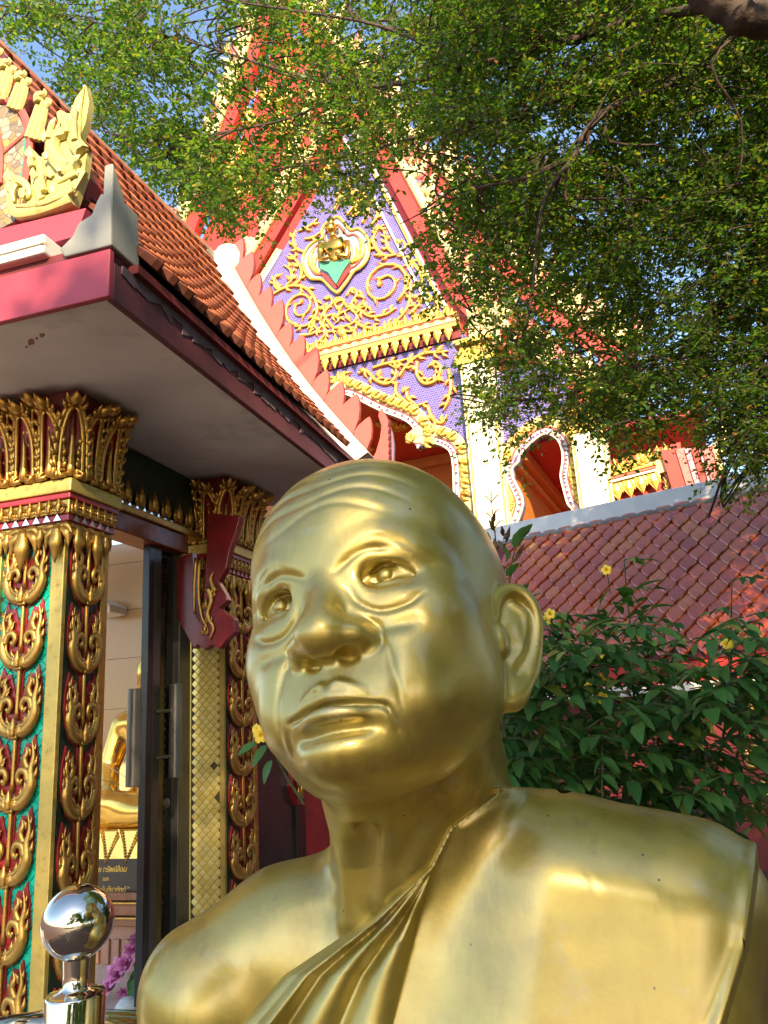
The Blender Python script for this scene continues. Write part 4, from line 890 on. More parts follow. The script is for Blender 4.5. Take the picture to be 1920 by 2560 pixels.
d = [c2(*p) for p in ((660, 780), (700, 830), (670, 890), (625, 840))]; o.g.prism([(p[0], p[1], .0) for p in d], (0, 0, .06)); o.done('gold_interlace', panel)
o = Orn()                                                   # top of the panel, mostly behind leaves
for L in (C((700, -60), (760, -150), (740, -260), (690, -330)), C((820, 0), (860, -90), (820, -190), (780, -260)), C((600, -100), (650, -200), (660, -300)), C((880, 20), (930, -40), (930, -120)), C((760, -420), (770, -520), (765, -620))): o.vn(L, WK * .8, .01, WK)
for k in range(9): o.fl(*c2(640 + 32 * k, -60 - 40 * (k % 4) - 25 * abs(k - 4)), .20, .1)
o.done('flame_spray', panel)
# medallion with a relief figure
med = [(640, 545), (590, 510), (520, 440), (430, 430), (380, 360), (370, 270), (410, 190), (470, 140), (520, 120), (515, 60), (560, 0), (640, -40), (700, 20), (740, 60), (800, 50), (860, 110), (880, 200), (860, 290), (810, 350), (760, 380), (700, 470)]
medal = plate('medallion', M_SILVER, C(*med), .0, .05, panel)
mb = MB(); L = curve(C(*med, med[0]), 4); mb.tube([(p[0], p[1], .06) for p in L], .032, 6); tb(mb, 'rope_frame', M_TGOLD, medal, True)
mb = MB(); cx, cy = c2(625, 260); L2 = [(cx + (p[0] - cx) * .80, cy + (p[1] - cy) * .80) for p in L]; mb.tube([(p[0], p[1], .06) for p in L2], .022, 6); tb(mb, 'rope_line', M_OUT, medal, True)
mb = MB()
for L in (C((480, 380), (430, 320), (430, 250), (470, 190)), C((500, 390), (450, 350), (460, 290), (490, 240)), C((760, 300), (820, 260), (820, 160), (780, 100)), C((740, 310), (790, 260), (780, 190))): vine(mb, XY, L, .05, .012, .06, 5, .7, 6, .06)
tb(mb, 'side_leaf', M_TGOLD, medal, True)
# torso with folded arms, one rounded mass; head and pointed crown; green skirt
def blob(mb, c, rx, ry, rz, rot=0, seg=12):
    vs = []; fs = []; n = 7
    for i in range(n + 1):
        a = math.pi * i / n
        for k in range(seg):
            b = 2 * math.pi * k / seg; x, y, z = rx * math.sin(a) * math.cos(b), ry * math.cos(a), rz * math.sin(a) * math.sin(b)
            vs.append((c[0] + x * math.cos(rot) - y * math.sin(rot), c[1] + x * math.sin(rot) + y * math.cos(rot), c[2] + z))
    for i in range(n):
        for k in range(seg): fs.append((i * seg + k, i * seg + (k + 1) % seg, (i + 1) * seg + (k + 1) % seg, (i + 1) * seg + k))
    mb.add(vs, fs)
mb = MB(); q = lambda x, y, h: (*c2(x, y), h)
blob(mb, q(622, 195, .12), .22, .19, .10, -.05); blob(mb, q(632, 260, .10), .15, .22, .09)
for s, a, b, c in ((-1, (530, 175), (525, 305), (600, 300)), (1, (715, 165), (722, 285), (655, 275))):
    mb.tube([q(*a, .12), q((a[0] + b[0]) / 2 + s * 8, (a[1] + b[1]) / 2, .14), q(*b, .16), q((b[0] + c[0]) / 2, (b[1] + c[1]) / 2 + 6, .22), q(*c, .24)], [.072, .068, .058, .05, .04], 10)
mb.tube([q(610, 130, .10), q(608, 85, .12)], [.07, .06], 10); blob(mb, q(603, 62, .14), .10, .125, .11)
mb.tube([q(600, 45, .13), q(597, 5, .13), q(592, -45, .13)], [.09, .05, .005], 10)
for k in (-1, 1): mb.tube([q(603 + 42 * k, 70, .13), q(606 + 48 * k, 30, .13)], [.03, .005], 6)
tb(mb, 'relief_figure', gilt('relief_gold', (.62, .36, .07), .22, .9, (.5, .25, .04), 8), medal, True)
mb = MB(); mb.prism([(*c2(*p), .05) for p in ((515, 320), (740, 300), (735, 330), (700, 380), (640, 490), (580, 400), (520, 370))], (0, 0, .10)); tb(mb, 'skirt', tile_mat('green_mosaic', [(.05, .28, .16), (.10, .36, .22)], .12), medal)
mb = MB(); mb.prism([(*c2(*p), .05) for p in ((740, 330), (700, 380), (640, 490), (650, 500), (730, 390))], (0, 0, .06)); mb.prism([(*c2(*p), .05) for p in ((510, 390), (560, 410), (640, 505), (630, 515), (540, 430))], (0, 0, .06)); tb(mb, 'skirt_edge', M_TRED, medal)
# border of the right rake: blue band, bead line
def band(name, mat, px, w0, w1, h0, h1, parent=None, sg=1):      # strip along a picture polyline, from offset w0 to w1 (metres, to the right of travel)
    P = np.array([tl(*p) for p in px]); T = np.gradient(P, axis=0); T /= np.linalg.norm(T, axis=1)[:, None]; N = np.stack([T[:, 1], -T[:, 0]], 1) * sg; mb = MB()
    A, B = P + N * w0, P + N * w1
    for i in range(len(P) - 1): mb.hexa([(*A[i], h0), (*B[i], h0), (*B[i + 1], h0), (*A[i + 1], h0)], [(*A[i], h1), (*B[i], h1), (*B[i + 1], h1), (*A[i + 1], h1)])
    return tb(mb, name, mat, parent)
RK = [(889, 320), (950, 440), (1012, 560), (1072, 676), (1134, 794)]
band('bead_line', M_TWHITE, RK, .01, .05, -.02, .05, panel); band('gold_line', M_TGOLD, RK, .05, .10, -.03, .07, panel); band('rake_band', M_BLUE, RK, .10, .28, -.06, .02, panel); band('bead_line', M_TWHITE, RK, .28, .32, -.06, .05, panel)
LK = [(706, 628), (672, 684), (640, 736), (600, 800)]
band('bead_line', M_TWHITE, LK[::-1], -.03, .02, -.02, .05, panel); band('rake_band', M_TLEAF, LK[::-1], -.16, -.03, -.05, .03, panel)
# bargeboards with flame crest
def barge(px, w, h0, h1, n, fs, mat_b, name='bargeboard'):
    b = band(name, mat_b, px, 0, w, h0, h1, None, -1); P = np.array([tl(*p) for p in px]); cv = curve(P, 12); T = np.gradient(cv, axis=0); T /= np.linalg.norm(T, axis=1)[:, None]; N = np.stack([-T[:, 1], T[:, 0]], 1)
    mb = MB(); mr = MB(); mb.tube([(*(p + q * w * .85), h1 + .02) for p, q in zip(cv, N)], w * .22, 6)
    for k in range(n):
        i = int((k + .5) / n * (len(cv) - 1)); p = cv[i] + N[i] * w; d = N[i] * .8 + np.array([0, .62]); d /= np.linalg.norm(d); e = np.array([d[1], -d[0]])
        for j, (dx, L, ww) in enumerate(((0, 1.0, .17), (-.22, .66, .13), (.22, .58, .13), (.0, .5, .2), (-.36, .4, .1))):
            a = p + e * dx * fs; bb = a + d * fs * L + np.array([0, .08 * fs]); (mb if (k + j) % 3 else mr).tube([(*a, h1 - .03), (*(a + d * fs * L * .5 + e * .05), h1 - .02), (*bb, h1 - .03)], [fs * ww * .8, fs * ww, .006], 6, True, ((0, 0, 1), .5))
    tb(mb, 'flame_crest', M_TLEAF, b, True)['kind'] = 'stuff'; tb(mr, 'flame_crest', M_TPINK, b, True)['kind'] = 'stuff'; return b
barge([(893, 296), (955, 415), (1018, 535), (1080, 650), (1150, 775), (1240, 872)], .42, -.02, .16, 14, .55, M_TRED)
band('rake_soffit', M_TRED, [(905, 310), (968, 430), (1030, 545), (1092, 660), (1165, 780), (1240, 860)], .0, .30, -.5, -.05)
barge([(1240, 880), (1330, 940), (1440, 1000), (1560, 1040)], .38, -.3, -.1, 9, .5, M_TRED)
barge([(560, 835), (640, 700), (700, 600), (770, 480), (840, 370), (886, 300)], .40, -.02, .14, 8, .5, M_TRED)
# the taller gable behind
RV = -1.6
def tr(px): return [tl(*p, RV) for p in px]
plate('rear_gable', M_TRED, tr(((702, 60), (870, 240), (1080, 500), (1180, 640), (1180, 900), (560, 900), (505, 600), (560, 470), (620, 300))), RV - .2, RV, None)
class _R:                                                   # same bargeboard builder, pushed back to the rear gable
    pass
_tl = tl
def barge_at(px, hh, *a):
    global tl
    tl = lambda x, y, h=0.0: _tl(x, y, hh); r = barge(px, *a); tl = _tl; return r
barge_at([(498, 600), (560, 430), (615, 280), (660, 150), (700, 30)], RV, .55, RV, RV + .25, 11, .75, M_TRED)
barge_at([(704, 20), (790, 120), (880, 235), (980, 365), (1080, 480), (1150, 560)], RV, .50, RV, RV + .25, 11, .7, M_TRED)
for px_ in ([(515, 600), (575, 440), (630, 290), (672, 165), (702, 70)], [(702, 60), (780, 150), (866, 262), (960, 385), (1070, 515), (1180, 650)]): band('rear_gilt_band', M_TLEAF, px_, -.02, .22, RV, RV + .06) ; 
mg = MB()
for k in range(60):
    x, y = RNG.uniform(560, 900), RNG.uniform(120, 520); flame(mg, XY, *_tl(x, y, RV), RNG.uniform(.3, .5), RNG.uniform(-.3, .3), RV + .02)
tb(mg, 'rear_gable_relief', M_TGOLD, None, True)['kind'] = 'stuff'
mb = MB(); a = _tl(700, 40, RV); mb.tube([(a[0], a[1] - .3, RV), (a[0] + .02, a[1] + .3, RV + .05), (a[0] - .10, a[1] + .8, RV + .12), (a[0] + .06, a[1] + 1.3, RV + .2), (a[0] + .0, a[1] + 2.0, RV + .2)], [.22, .26, .18, .10, .02], 10); tb(mb, 'apex_finial', M_TLEAF, None, True)
# right-hand lower roofs seen through the leaves
RV2 = -.8
barge_at([(1105, 520), (1200, 640), (1310, 760), (1420, 855), (1560, 930)], RV2, .45, RV2, RV2 + .2, 13, .6, M_TRED)
plate('side_gable', M_TPINK, [_tl(*p, RV2) for p in ((1100, 540), (1310, 775), (1420, 870), (1560, 945), (1560, 1130), (1100, 1000))], RV2 - .2, RV2 - .02)
# frieze
P0_, P1_ = c2(300, 1010), c2(1590, 760); zf = tl(940, 853)[1]; ua, ub = tl(700, 900)[0] - 1.4, tl(1150, 800)[0]
fz = lambda y: zf + y
fr_ = plate('frieze', M_TGOLD, [(ua, fz(-.17)), (ub, fz(-.17)), (ub, fz(.10)), (ua, fz(.10))], 0, .10)
for y0, y1, h, m in ((-.17, -.10, .15, M_TGOLD), (-.085, -.07, .13, M_OUT), (-.06, -.03, .13, M_TLEAF), (.06, .10, .14, M_TGOLD), (-.36, -.17, .04, M_DRED), (.035, .05, .125, M_OUT)):
    plate('frieze_line', m, [(ua, fz(y0)), (ub, fz(y0)), (ub, fz(y1)), (ua, fz(y1))], .10 if y0 > -.3 else 0, h, fr_)
mb = MB(); md = MB(); mo = MB()
for q in np.arange(ua, ub, .205):
    flame(mb, XY, q, fz(.09), .24, 0, .08); leaf2(md, XY, (q, fz(-.20)), (q, fz(-.43)), .07, 0, .16); leaf2(md, XY, (q, fz(-.2)), (q - .08, fz(-.27)), .035, 0, .17); leaf2(md, XY, (q, fz(-.2)), (q + .08, fz(-.27)), .035, 0, .17)
    md.prism([(q - .06, fz(-.17), .13), (q + .06, fz(-.17), .13), (q + .07, fz(-.26), .13), (q, fz(-.40), .13), (q - .07, fz(-.26), .13)], (0, 0, .03))
    mo.prism([(q - .09, fz(.0), .10), (q, fz(-.04), .10), (q + .09, fz(.0), .10), (q, fz(.045), .10)], (0, 0, .02))
tb(mb, 'frieze_flames', M_TGOLD, fr_, True); tb(md, 'frieze_drops', M_TGOLD, fr_, False); tb(mo, 'frieze_lozenges', M_TLEAF, fr_, False)
# lower panel with the arch cut out
OP = [(800, 1058), (848, 1009), (866, 988), (946, 1026), (1017, 1055), (1042, 1090), (1044, 1122), (1056, 1110), (1075, 1108), (1111, 1119), (1129, 1147), (1134, 1240), (1136, 1420)]
ocl = curve([tl(*p) for p in OP], 4)
top = [tl(*p) for p in ((1176, 1420), (1172, 1200), (1172, 1000), (1165, 825), (745, 925), (670, 960))]
mb = MB(); lo = list(ocl); N_ = len(lo); hi = []
for i in range(N_):                                         # fill between the opening and the panel's outer edge
    t = i / (N_ - 1); k = t * (len(top) - 1); j = min(int(k), len(top) - 2); a, b = top[::-1][j], top[::-1][j + 1]; hi.append((a[0] + (b[0] - a[0]) * (k - j), a[1] + (b[1] - a[1]) * (k - j)))
for i in range(N_ - 1): mb.hexa([(*lo[i], -.12), (*lo[i + 1], -.12), (*hi[i + 1], -.12), (*hi[i], -.12)], [(*lo[i], -.01), (*lo[i + 1], -.01), (*hi[i + 1], -.01), (*hi[i], -.01)])
sp = tb(mb, 'spandrel', M_BLUE)
def arch_band(cl, rings, parent, pitch=.16, sgn=-1):
    cl = np.asarray(cl); T = np.gradient(cl, axis=0); T /= np.linalg.norm(T, axis=1)[:, None]; N = np.stack([T[:, 1], -T[:, 0]], 1) * sgn
    for w0, w1, h, m, nm in rings:
        mb = MB(); A, B = cl + N * w0, cl + N * w1
        for i in range(len(cl) - 1): mb.hexa([(*A[i], -.14), (*B[i], -.14), (*B[i + 1], -.14), (*A[i + 1], -.14)], [(*A[i], h), (*B[i], h), (*B[i + 1], h), (*A[i + 1], h)])
        tb(mb, nm, m, parent)
    L = np.concatenate([[0], np.cumsum(np.linalg.norm(np.diff(cl, axis=0), axis=1))]); mb = MB(); mz = MB(); n = int(L[-1] / pitch)
    for k in range(n):
        s = (k + .5) * pitch; i = min(int(np.searchsorted(L, s)), len(cl) - 1); p = cl[i] + N[i] * .185; d = N[i]; t = T[i]
        for g in (-1, 1): leaf2(mb, XY, p - d * .02 + t * g * .02, p + d * .11 + t * (g * .06 + .05), .045, -.3 * g, .07)
        leaf2(mb, XY, p - d * .03, p + d * .15 + t * .08, .05, .3, .08)
    for k in range(int(L[-1] / .06)):
        i = min(int(np.searchsorted(L, (k + .5) * .06)), len(cl) - 1); p = cl[i] + N[i] * .05; d = N[i]; t = T[i]; mz.prism([(*(p - t * .025), .02), (*(p + t * .025), .02), (*(p + d * .05), .02)], (0, 0, .012))
    tb(mb, 'arch_leaves', M_TGOLD, parent, True); tb(mz, 'arch_zigzag', M_BLUE, parent)['kind'] = 'stuff'
RINGS = ((0, .03, .03, M_TWHITE, 'arch_edge'), (.03, .05, .02, M_OUT, 'arch_line'), (.05, .115, .015, M_TWHITE, 'arch_inner_band'), (.115, .14, .04, M_OUT, 'arch_line'), (.14, .33, .05, M_TLEAF, 'arch_gold_band'))
arch_band(ocl, RINGS, sp)
o = Orn()                                                   # sprays on the spandrel
for L in (C((790, 1150), (850, 1130), (920, 1200), (1000, 1230), (1060, 1200), (1080, 1120), (1020, 1080)), C((900, 1110), (990, 1080), (1100, 1060), (1200, 1030)), C((1080, 1230), (1080, 1300), (1140, 1360), (1220, 1400), (1320, 1370)), C((1160, 1290), (1170, 1340), (1230, 1390)), C((1100, 1180), (1180, 1070), (1290, 1000), (1410, 990), (1480, 980)), C((1240, 1060), (1240, 1160), (1300, 1230), (1390, 1200), (1420, 1110), (1370, 1060), (1320, 1110)), C((1320, 1400), (1360, 1500), (1430, 1530), (1470, 1470)), C((500, 1260), (560, 1190), (620, 1180)), C((540, 1180), (600, 1220), (660, 1160), (690, 1130)), C((1480, 1120), (1500, 1240), (1480, 1360), (1440, 1440))): o.vn(L, WK * .8, .012, WK)
for a, b in (((850, 1130), (800, 1110)), ((950, 1180), (960, 1120)), ((1080, 1120), (1120, 1090)), ((1130, 1300), (1180, 1260)), ((1300, 1000), (1340, 950)), ((1400, 990), (1440, 940)), ((1240, 1120), (1200, 1090)), ((1390, 1200), (1440, 1210)), ((1370, 1500), (1340, 1470)), ((680, 1200), (690, 1130))): o.lf(c2(*a), c2(*b), .06)
for k in range(4): o.fl(*c2(640 + 25 * k, 1215 + 10 * k), .22)
o.done('flame_spray', sp)
# columns
def column(name, x0, x1, ytop, ybase, hh=.30, back=-.30):
    a, b = tl(x0, 1200, hh)[0], tl(x1, 1200, hh)[0]; zt, z0 = tl(x0, ytop, hh)[1], .0; w = b - a
    mb = MB(); mb.box((a, z0, back), (w, 0, 0), (0, zt - z0, 0), (0, 0, hh - back)); c = tb(mb, name, M_TCREAM); bevel(c, .015)
    for k in (.06, .66, .80, .92):
        m = MB(); m.box((a + w * k, z0, hh), (w * .045, 0, 0), (0, zt - z0, 0), (0, 0, .012)); tb(m, 'column_fillet', M_TGOLD if k in (.06, .92) else M_TWHITE, c)
    m = MB()
    for k in range(5): flame(m, XY, a + w * (k + .5) / 5, zt - .02, .34, 0, hh - .02)
    m.box((a - .03, zt - .05, back), (w + .06, 0, 0), (0, .08, 0), (0, 0, hh - back + .03)); m.box((a - .06, zt + .30, back), (w + .12, 0, 0), (0, .09, 0), (0, 0, hh - back + .08)); m.box((a + .02, zt, back), (w - .04, 0, 0), (0, .34, 0), (0, 0, hh - back - .06))
    tb(m, 'column_capital', M_TGOLD, c, False); return c
column('column', 1176, 1260, 900, 1400); column('column', 1440, 1526, 1075, 1300)
mb = MB(); a, b = tl(1178, 830), tl(1256, 815)
for k in range(5): mb.box((a[0] + (b[0] - a[0]) * k / 5, a[1] - .45, -.08), ((b[0] - a[0]) / 5 * .82, 0, 0), (0, .85, 0), (0, 0, .26 + .05 * (k % 2)))
tb(mb, 'capital_block', M_TLEAF)
# second bay
OP2 = [(1290, 1440), (1291, 1330), (1310, 1262), (1298, 1222), (1285, 1195), (1283, 1172), (1298, 1156), (1302, 1140), (1318, 1120), (1340, 1100), (1365, 1086), (1392, 1100), (1404, 1130), (1404, 1160), (1400, 1190), (1406, 1220), (1418, 1262), (1432, 1290), (1432, 1440)]
o2 = curve([tl(*p) for p in OP2], 3)
arch_band(o2, RINGS, temple, .15, -1)
mb = MB(); ce = np.array(tl(1360, 1200)); N2 = len(o2); E0, E1 = tl(1258, 1200)[0], tl(1450, 1200)[0]
hi = [np.array([min(max(p[0] + (p[0] - ce[0]) * 1.2, E0), E1), p[1] + max(0, (p[1] - ce[1])) * .9 + .1]) for p in o2]
for i in range(N2 - 1): mb.hexa([(*o2[i], -.16), (*o2[i + 1], -.16), (*hi[i + 1], -.16), (*hi[i], -.16)], [(*o2[i], -.02), (*o2[i + 1], -.02), (*hi[i + 1], -.02), (*hi[i], -.02)])
zt2 = max(p[1] for p in hi); mb.box((E0, zt2 - .25, -.16), (E1 - E0, 0, 0), (0, .75, 0), (0, 0, .139)); tb(mb, 'spandrel', M_BLUE)
# inside the porch: red ceiling with rosettes, orange tie beams and walls
zc = tl(866, 988)[1] + .08
mb = MB(); mb.box((-7, zc, -4.8), (7.4, 0, 0), (0, .12, 0), (0, 0, 4.6)); ceil_ = tb(mb, 'porch_ceiling', M_TRED)
mb = MB(); mb.box((-7, 0, -4.75), (7.38, 0, 0), (0, zc - .001, 0), (0, 0, .2)); tb(mb, 'porch_wall', M_TORANGE)
M_LOR = paint('light_orange', (.66, .30, .07), .45)
mb = MB(); mb.box((-7, zc - .24, -4.53), (7.38, 0, 0), (0, .23, 0), (0, 0, .16)); tb(mb, 'tie_beam', M_LOR)
for x, y in ((912, 1121), (965, 1057), (995, 1066)):
    r = ray(x, y); tt = (zc - CAM[2]) / r[2]; p = CAM + r * tt - TO; m = MB(); cu, ch = p @ TU, -(p @ TV)
    m.lathe([(0, .05), (.05, .045), (.09, .02), (.10, 0)], (cu, zc, ch), (0, -1, 0), 16)
    for k in range(14): w = 2 * math.pi * k / 14; m.tube([(cu + .09 * math.cos(w), zc - .02, ch + .09 * math.sin(w)), (cu + .17 * math.cos(w), zc - .03, ch + .17 * math.sin(w)), (cu + .25 * math.cos(w), zc - .01, ch + .25 * math.sin(w))], [.02, .034, .004], 5)
    tb(m, 'ceiling_rosette', M_TGOLD, ceil_, True)
z1, z2, z3 = 5.44, 5.555, 5.80
mb = MB(); mb.box((.40, 0, -4.5), (.15, 0, 0), (0, z1 - .003, 0), (0, 0, 4.3)); tb(mb, 'porch_wall', M_TORANGE)
mb = MB(); mb.box((.43, z1, -4.5), (.24, 0, 0), (0, z2 - z1, 0), (0, 0, 4.3)); o = tb(mb, 'tie_beam', M_LOR); bevel(o, .02)
mb = MB(); mb.box((.43, z2 + .003, -4.5), (.36, 0, 0), (0, z3 - z2 - .003, 0), (0, 0, 4.3)); o = tb(mb, 'tie_beam', M_TORANGE); bevel(o, .02)
mb = MB(); mb.box((.43, z3 + .003, -4.8), (3.2, 0, 0), (0, .1, 0), (0, 0, 4.6)); mb.box((.43, 0, -5.0), (3.2, 0, 0), (0, z3, 0), (0, 0, .2)); tb(mb, 'porch_ceiling', M_TRED)
# right-hand end: low pediment, drops, red boards, gilded tail
q = lambda x, y: tl(x, y)
plate('side_wall', M_TRED, [q(*p) for p in ((1516, 1150), (1700, 1100), (1720, 1300), (1530, 1330))], -.3, -.1)
plate('side_frieze', M_TLEAF, [q(*p) for p in ((1512, 1190), (1600, 1150), (1668, 1130), (1680, 1176), (1524, 1214))], -.1, .02); mb = MB(); md = MB()
for k in range(8):
    x, y = 1532 + 19 * k + (8 if k < 4 else 0), 1166 - 5.5 * k; flame(mb, XY, *q(x, y + 14), .22, 0, .03)
for k, (x, y) in enumerate(((1540, 1214), (1570, 1206), (1600, 1196), (1632, 1188))):
    a = q(x, y); md.prism([(a[0] - .085, a[1] + .02, .0), (a[0] + .085, a[1] + .02, .0), (a[0] + .09, a[1] - .10, .0), (a[0] + .02, a[1] - .26, .0), (a[0] - .06, a[1] - .14, .0)], (0, 0, .05)); flame(md, Fr((0, 0, 0), (1, 0, 0), (0, -1, 0), (0, 0, 1)), a[0], -a[1], .24, .1, .05)
tb(mb, 'frieze_flames', M_TGOLD, None, True); tb(md, 'frieze_drops', M_TGOLD, None)
for k in range(3): plate('frieze_line', (M_TGOLD, M_OUT, M_TWHITE)[k], [q(*p) for p in ((1516, 1190 + 9 * k), (1640, 1158 + 9 * k), (1640, 1163 + 9 * k), (1516, 1195 + 9 * k))], .02, .05 + .02 * k)
mb = MB(); NRq = random.Random(9)
for k in range(16): x, y = 1664 + NRq.uniform(0, 60), 1180 + NRq.uniform(0, 50); flame(mb, XY, *q(x, y + 12), .16, NRq.uniform(-.4, .4), .0)
tb(mb, 'corner_ornament', gilt('old_gold', (.42, .26, .08), .5, .5, (.2, .08, .02), 20), None, True)
for i, (x, w, m) in enumerate(((1652, 38, M_TRED), (1690, 22, M_TPINK), (1712, 14, paint('lilac', (.60, .30, .36), .5)), (1728, 20, M_TRED), (1746, 8, bpy.data.materials['lilac']), (1754, 26, M_TPINK))):
    plate('rafter_board', m, [q(*p) for p in ((x, 1130), (x + w, 1125), (x + w + 38, 1250), (x + 38, 1256))], -.1 - .05 * (i % 2), .10 + .03 * i)
mb = MB(); L = curve([(*q(*p), .15) for p in ((1800, 1250), (1786, 1190), (1790, 1140), (1806, 1085), (1800, 1030))], 5); mb.tube(L, np.linspace(.16, .03, len(L)), 8, True, ((0, 0, 1), .5))
for k in range(6): a = L[2 + 3 * k]; mb.tube([a, a + np.array([.10, .06, 0]), a + np.array([.14, .20, 0])], [.06, .05, .005], 6)
tb(mb, 'tail_finial', M_TLEAF, None, True)

# ------------------------------------------------------------------ the tiled gallery roof in front of the hall, on the right
GA = math.radians(36); GU = np.array([math.cos(GA), -math.sin(GA), 0]); GV = np.array([math.sin(GA), math.cos(GA), 0])
PR = dep(1560, 1292, 9.0); PE = dep(1560, 1662, 7.5)
gal = empty('gallery', (PE[0], PE[1], 0), 'low gallery with glazed red-brown roof tiles and a white ridge band behind the bush', 'gallery')
dz = PR[2] - PE[2]; dv = (PR - PE) @ GV; up_ = GV * dv + EZ * dz; SLG = np.linalg.norm(up_); up_ /= SLG; gn = np.cross(GU, up_); gn = gn if gn @ EZ > 0 else -gn
GO = PE + GU * (-(PE - PE) @ GU)
NROW, GW = 16, .200; GDL = SLG / NROW
mb = MB(); o0 = GO - GU * 2.6 - gn * .06; mb.box(o0, GU * 6.4, up_ * SLG, gn * .05); mb.build('roof_deck', M_DRED, gal)
def glazed_tile(name, w, L, th, mat):
    mb = MB(); hw = w * .5; b = [(-hw * .98, L), (-hw * .98, L * .50), (-hw * .60, L * .27), (-hw * .30, L * .15), (0, 0), (hw * .30, L * .15), (hw * .60, L * .27), (hw * .98, L * .50), (hw * .98, L)]; n = len(b)
    ins = lambda x, y: (x * .86, L * .5 + (y - L * .5) * .90)
    V = [(x, y, 0) for x, y in b] + [(x, y, th * .8) for x, y in b] + [(*ins(x, y), th * 1.15) for x, y in b] + [(0, L * .42, th * 1.15 + .003)]
    mb.add(V, [tuple(range(n - 1, -1, -1))] + [(i, (i + 1) % n, n + (i + 1) % n, n + i) for i in range(n)] + [(n + i, n + (i + 1) % n, 2 * n + (i + 1) % n, 2 * n + i) for i in range(n)] + [(2 * n + i, 2 * n + (i + 1) % n, 3 * n) for i in range(n)]); mb.mi[:n + 1] = [1] * (n + 1); me = mb.mesh(name, [mat, M_GRIME_SHADE]); return me
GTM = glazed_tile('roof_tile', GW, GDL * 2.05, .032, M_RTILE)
gx0 = -1.62
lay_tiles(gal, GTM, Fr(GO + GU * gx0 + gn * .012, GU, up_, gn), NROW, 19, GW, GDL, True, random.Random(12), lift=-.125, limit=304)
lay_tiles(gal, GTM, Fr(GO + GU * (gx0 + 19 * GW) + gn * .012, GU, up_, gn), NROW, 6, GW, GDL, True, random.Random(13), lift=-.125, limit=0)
mb = MB(); rz = PR + EZ * .0; mb.hexa([rz - GU * 2.2 - GV * .04 - EZ * .02, rz + GU * 3.8 - GV * .04 - EZ * .02, rz + GU * 3.8 + GV * .25 - EZ * .02, rz - GU * 2.2 + GV * .25 - EZ * .02], [rz - GU * 2.2 + GV * .02 + EZ * .22, rz + GU * 3.8 + GV * .02 + EZ * .22, rz + GU * 3.8 + GV * .2 + EZ * .22, rz - GU * 2.2 + GV * .2 + EZ * .22]); o = mb.build('ridge_band', M_WHITE, gal); bevel(o, .012)
mb = MB(); mb.box(PR - GU * 2.2 - GV * .075 - EZ * .055, GU * 6.0, GV * .10, EZ * .05); o = mb.build('ridge_mortar', M_CEMENT, gal); bevel(o, .01)
mb = MB(); mb.box(PE - GU * 2.6 + GV * .03 - EZ * .19, GU * 6.4, GV * .04, EZ * .17); o = mb.build('fascia_board', M_TRED, gal)
mb = MB(); mb.box(PE - GU * 2.6 + GV * .02 - EZ * .30, GU * 6.4, GV * .06, EZ * .09); o = mb.build('white_gutter', M_WHITE, gal); bevel(o, .008)
mb = MB(); mb.box(PE - GU * 2.6 + GV * .35 - EZ * PE[2], GU * 6.4, GV * .2, EZ * (PE[2] - .30)); o = mb.build('red_wall', M_DRED, gal)
mb = MB(); fr = Fr(PE + GV * .348 - EZ * PE[2], GU, EZ, -GV)
for i in range(9):
    for j in range(3): flame(mb, fr, 1.0 + i * .3, .5 + j * .38, .30, 0, .02)
mb.build('wall_ornament', M_GILT, gal, True)
# ------------------------------------------------------------------ the big shade tree: limbs from the right, small leaves hanging over the view
def leaf_paint(name, cols, trans, rough=.45, tw=.35):
    t = NT(name); g = t.n('ShaderNodeNewGeometry'); c = t.ramp(g.outputs['Random Per Island'], cols)
    t.set(**{'Base Color': c, 'Roughness': rough}); t.p.inputs['Specular IOR Level'].default_value = .35
    tr = t.n('ShaderNodeBsdfTranslucent'); ct = t.ramp(g.outputs['Random Per Island'], trans); t.l(ct, tr.inputs['Color'])
    mx = t.n('ShaderNodeMixShader'); mx.inputs[0].default_value = tw; t.l(t.p.outputs[0], mx.inputs[1]); t.l(tr.outputs[0], mx.inputs[2])
    out = [n for n in t.t.nodes if n.type == 'OUTPUT_MATERIAL'][0]; t.l(mx.outputs[0], out.inputs['Surface']); return t.m
M_LEAF = leaf_paint('small_leaf', [(0, (.022, .070, .012)), (.5, (.048, .120, .017)), (.85, (.095, .165, .022)), (.965, (.16, .19, .025)), (.99, (.32, .12, .02))], [(0, (.09, .24, .015)), (.6, (.20, .38, .02)), (.95, (.42, .50, .03)), (1, (.55, .28, .04))], .42, .50)
M_BARK = paint('bark', (.055, .034, .025), .85, var=.5, scale=9, bump=.8, bscale=35, bdist=.01)
tree = empty('shade_tree', (4.4, 5.2, 0), 'large small-leaved shade tree whose branches hang over the whole upper view', 'tree')
LIMBS = []
def limb(px, r0, r1, d0=None):
    P = [dep(x, y, d) for x, y, d in px]; c = curve(P, 7); LIMBS.append((c, r0, r1)); return c
tr_ = curve([(4.4, 5.2, 0), (4.3, 5.2, 1.6), (4.15, 5.1, 3.2), (3.9, 4.95, 4.6), tuple(dep(2250, -60, 4.1))], 6)
limb([(2250, -60, 4.1), (1920, 45, 4.0), (1810, 12, 4.0), (1700, -60, 4.1), (1500, -170, 4.5)], .10, .07)
limb([(1800, 10, 4.05), (1560, 60, 5.0), (1330, 130, 5.2), (1150, 172, 5.3), (1020, 205, 5.4), (870, 215, 6.0), (700, 175, 6.4), (560, 130, 6.7)], .045, .010)
limb([(870, 215, 6.0), (740, 290, 6.3), (560, 330, 6.5), (380, 350, 6.7), (200, 310, 6.9), (40, 240, 7.0)], .016, .006)
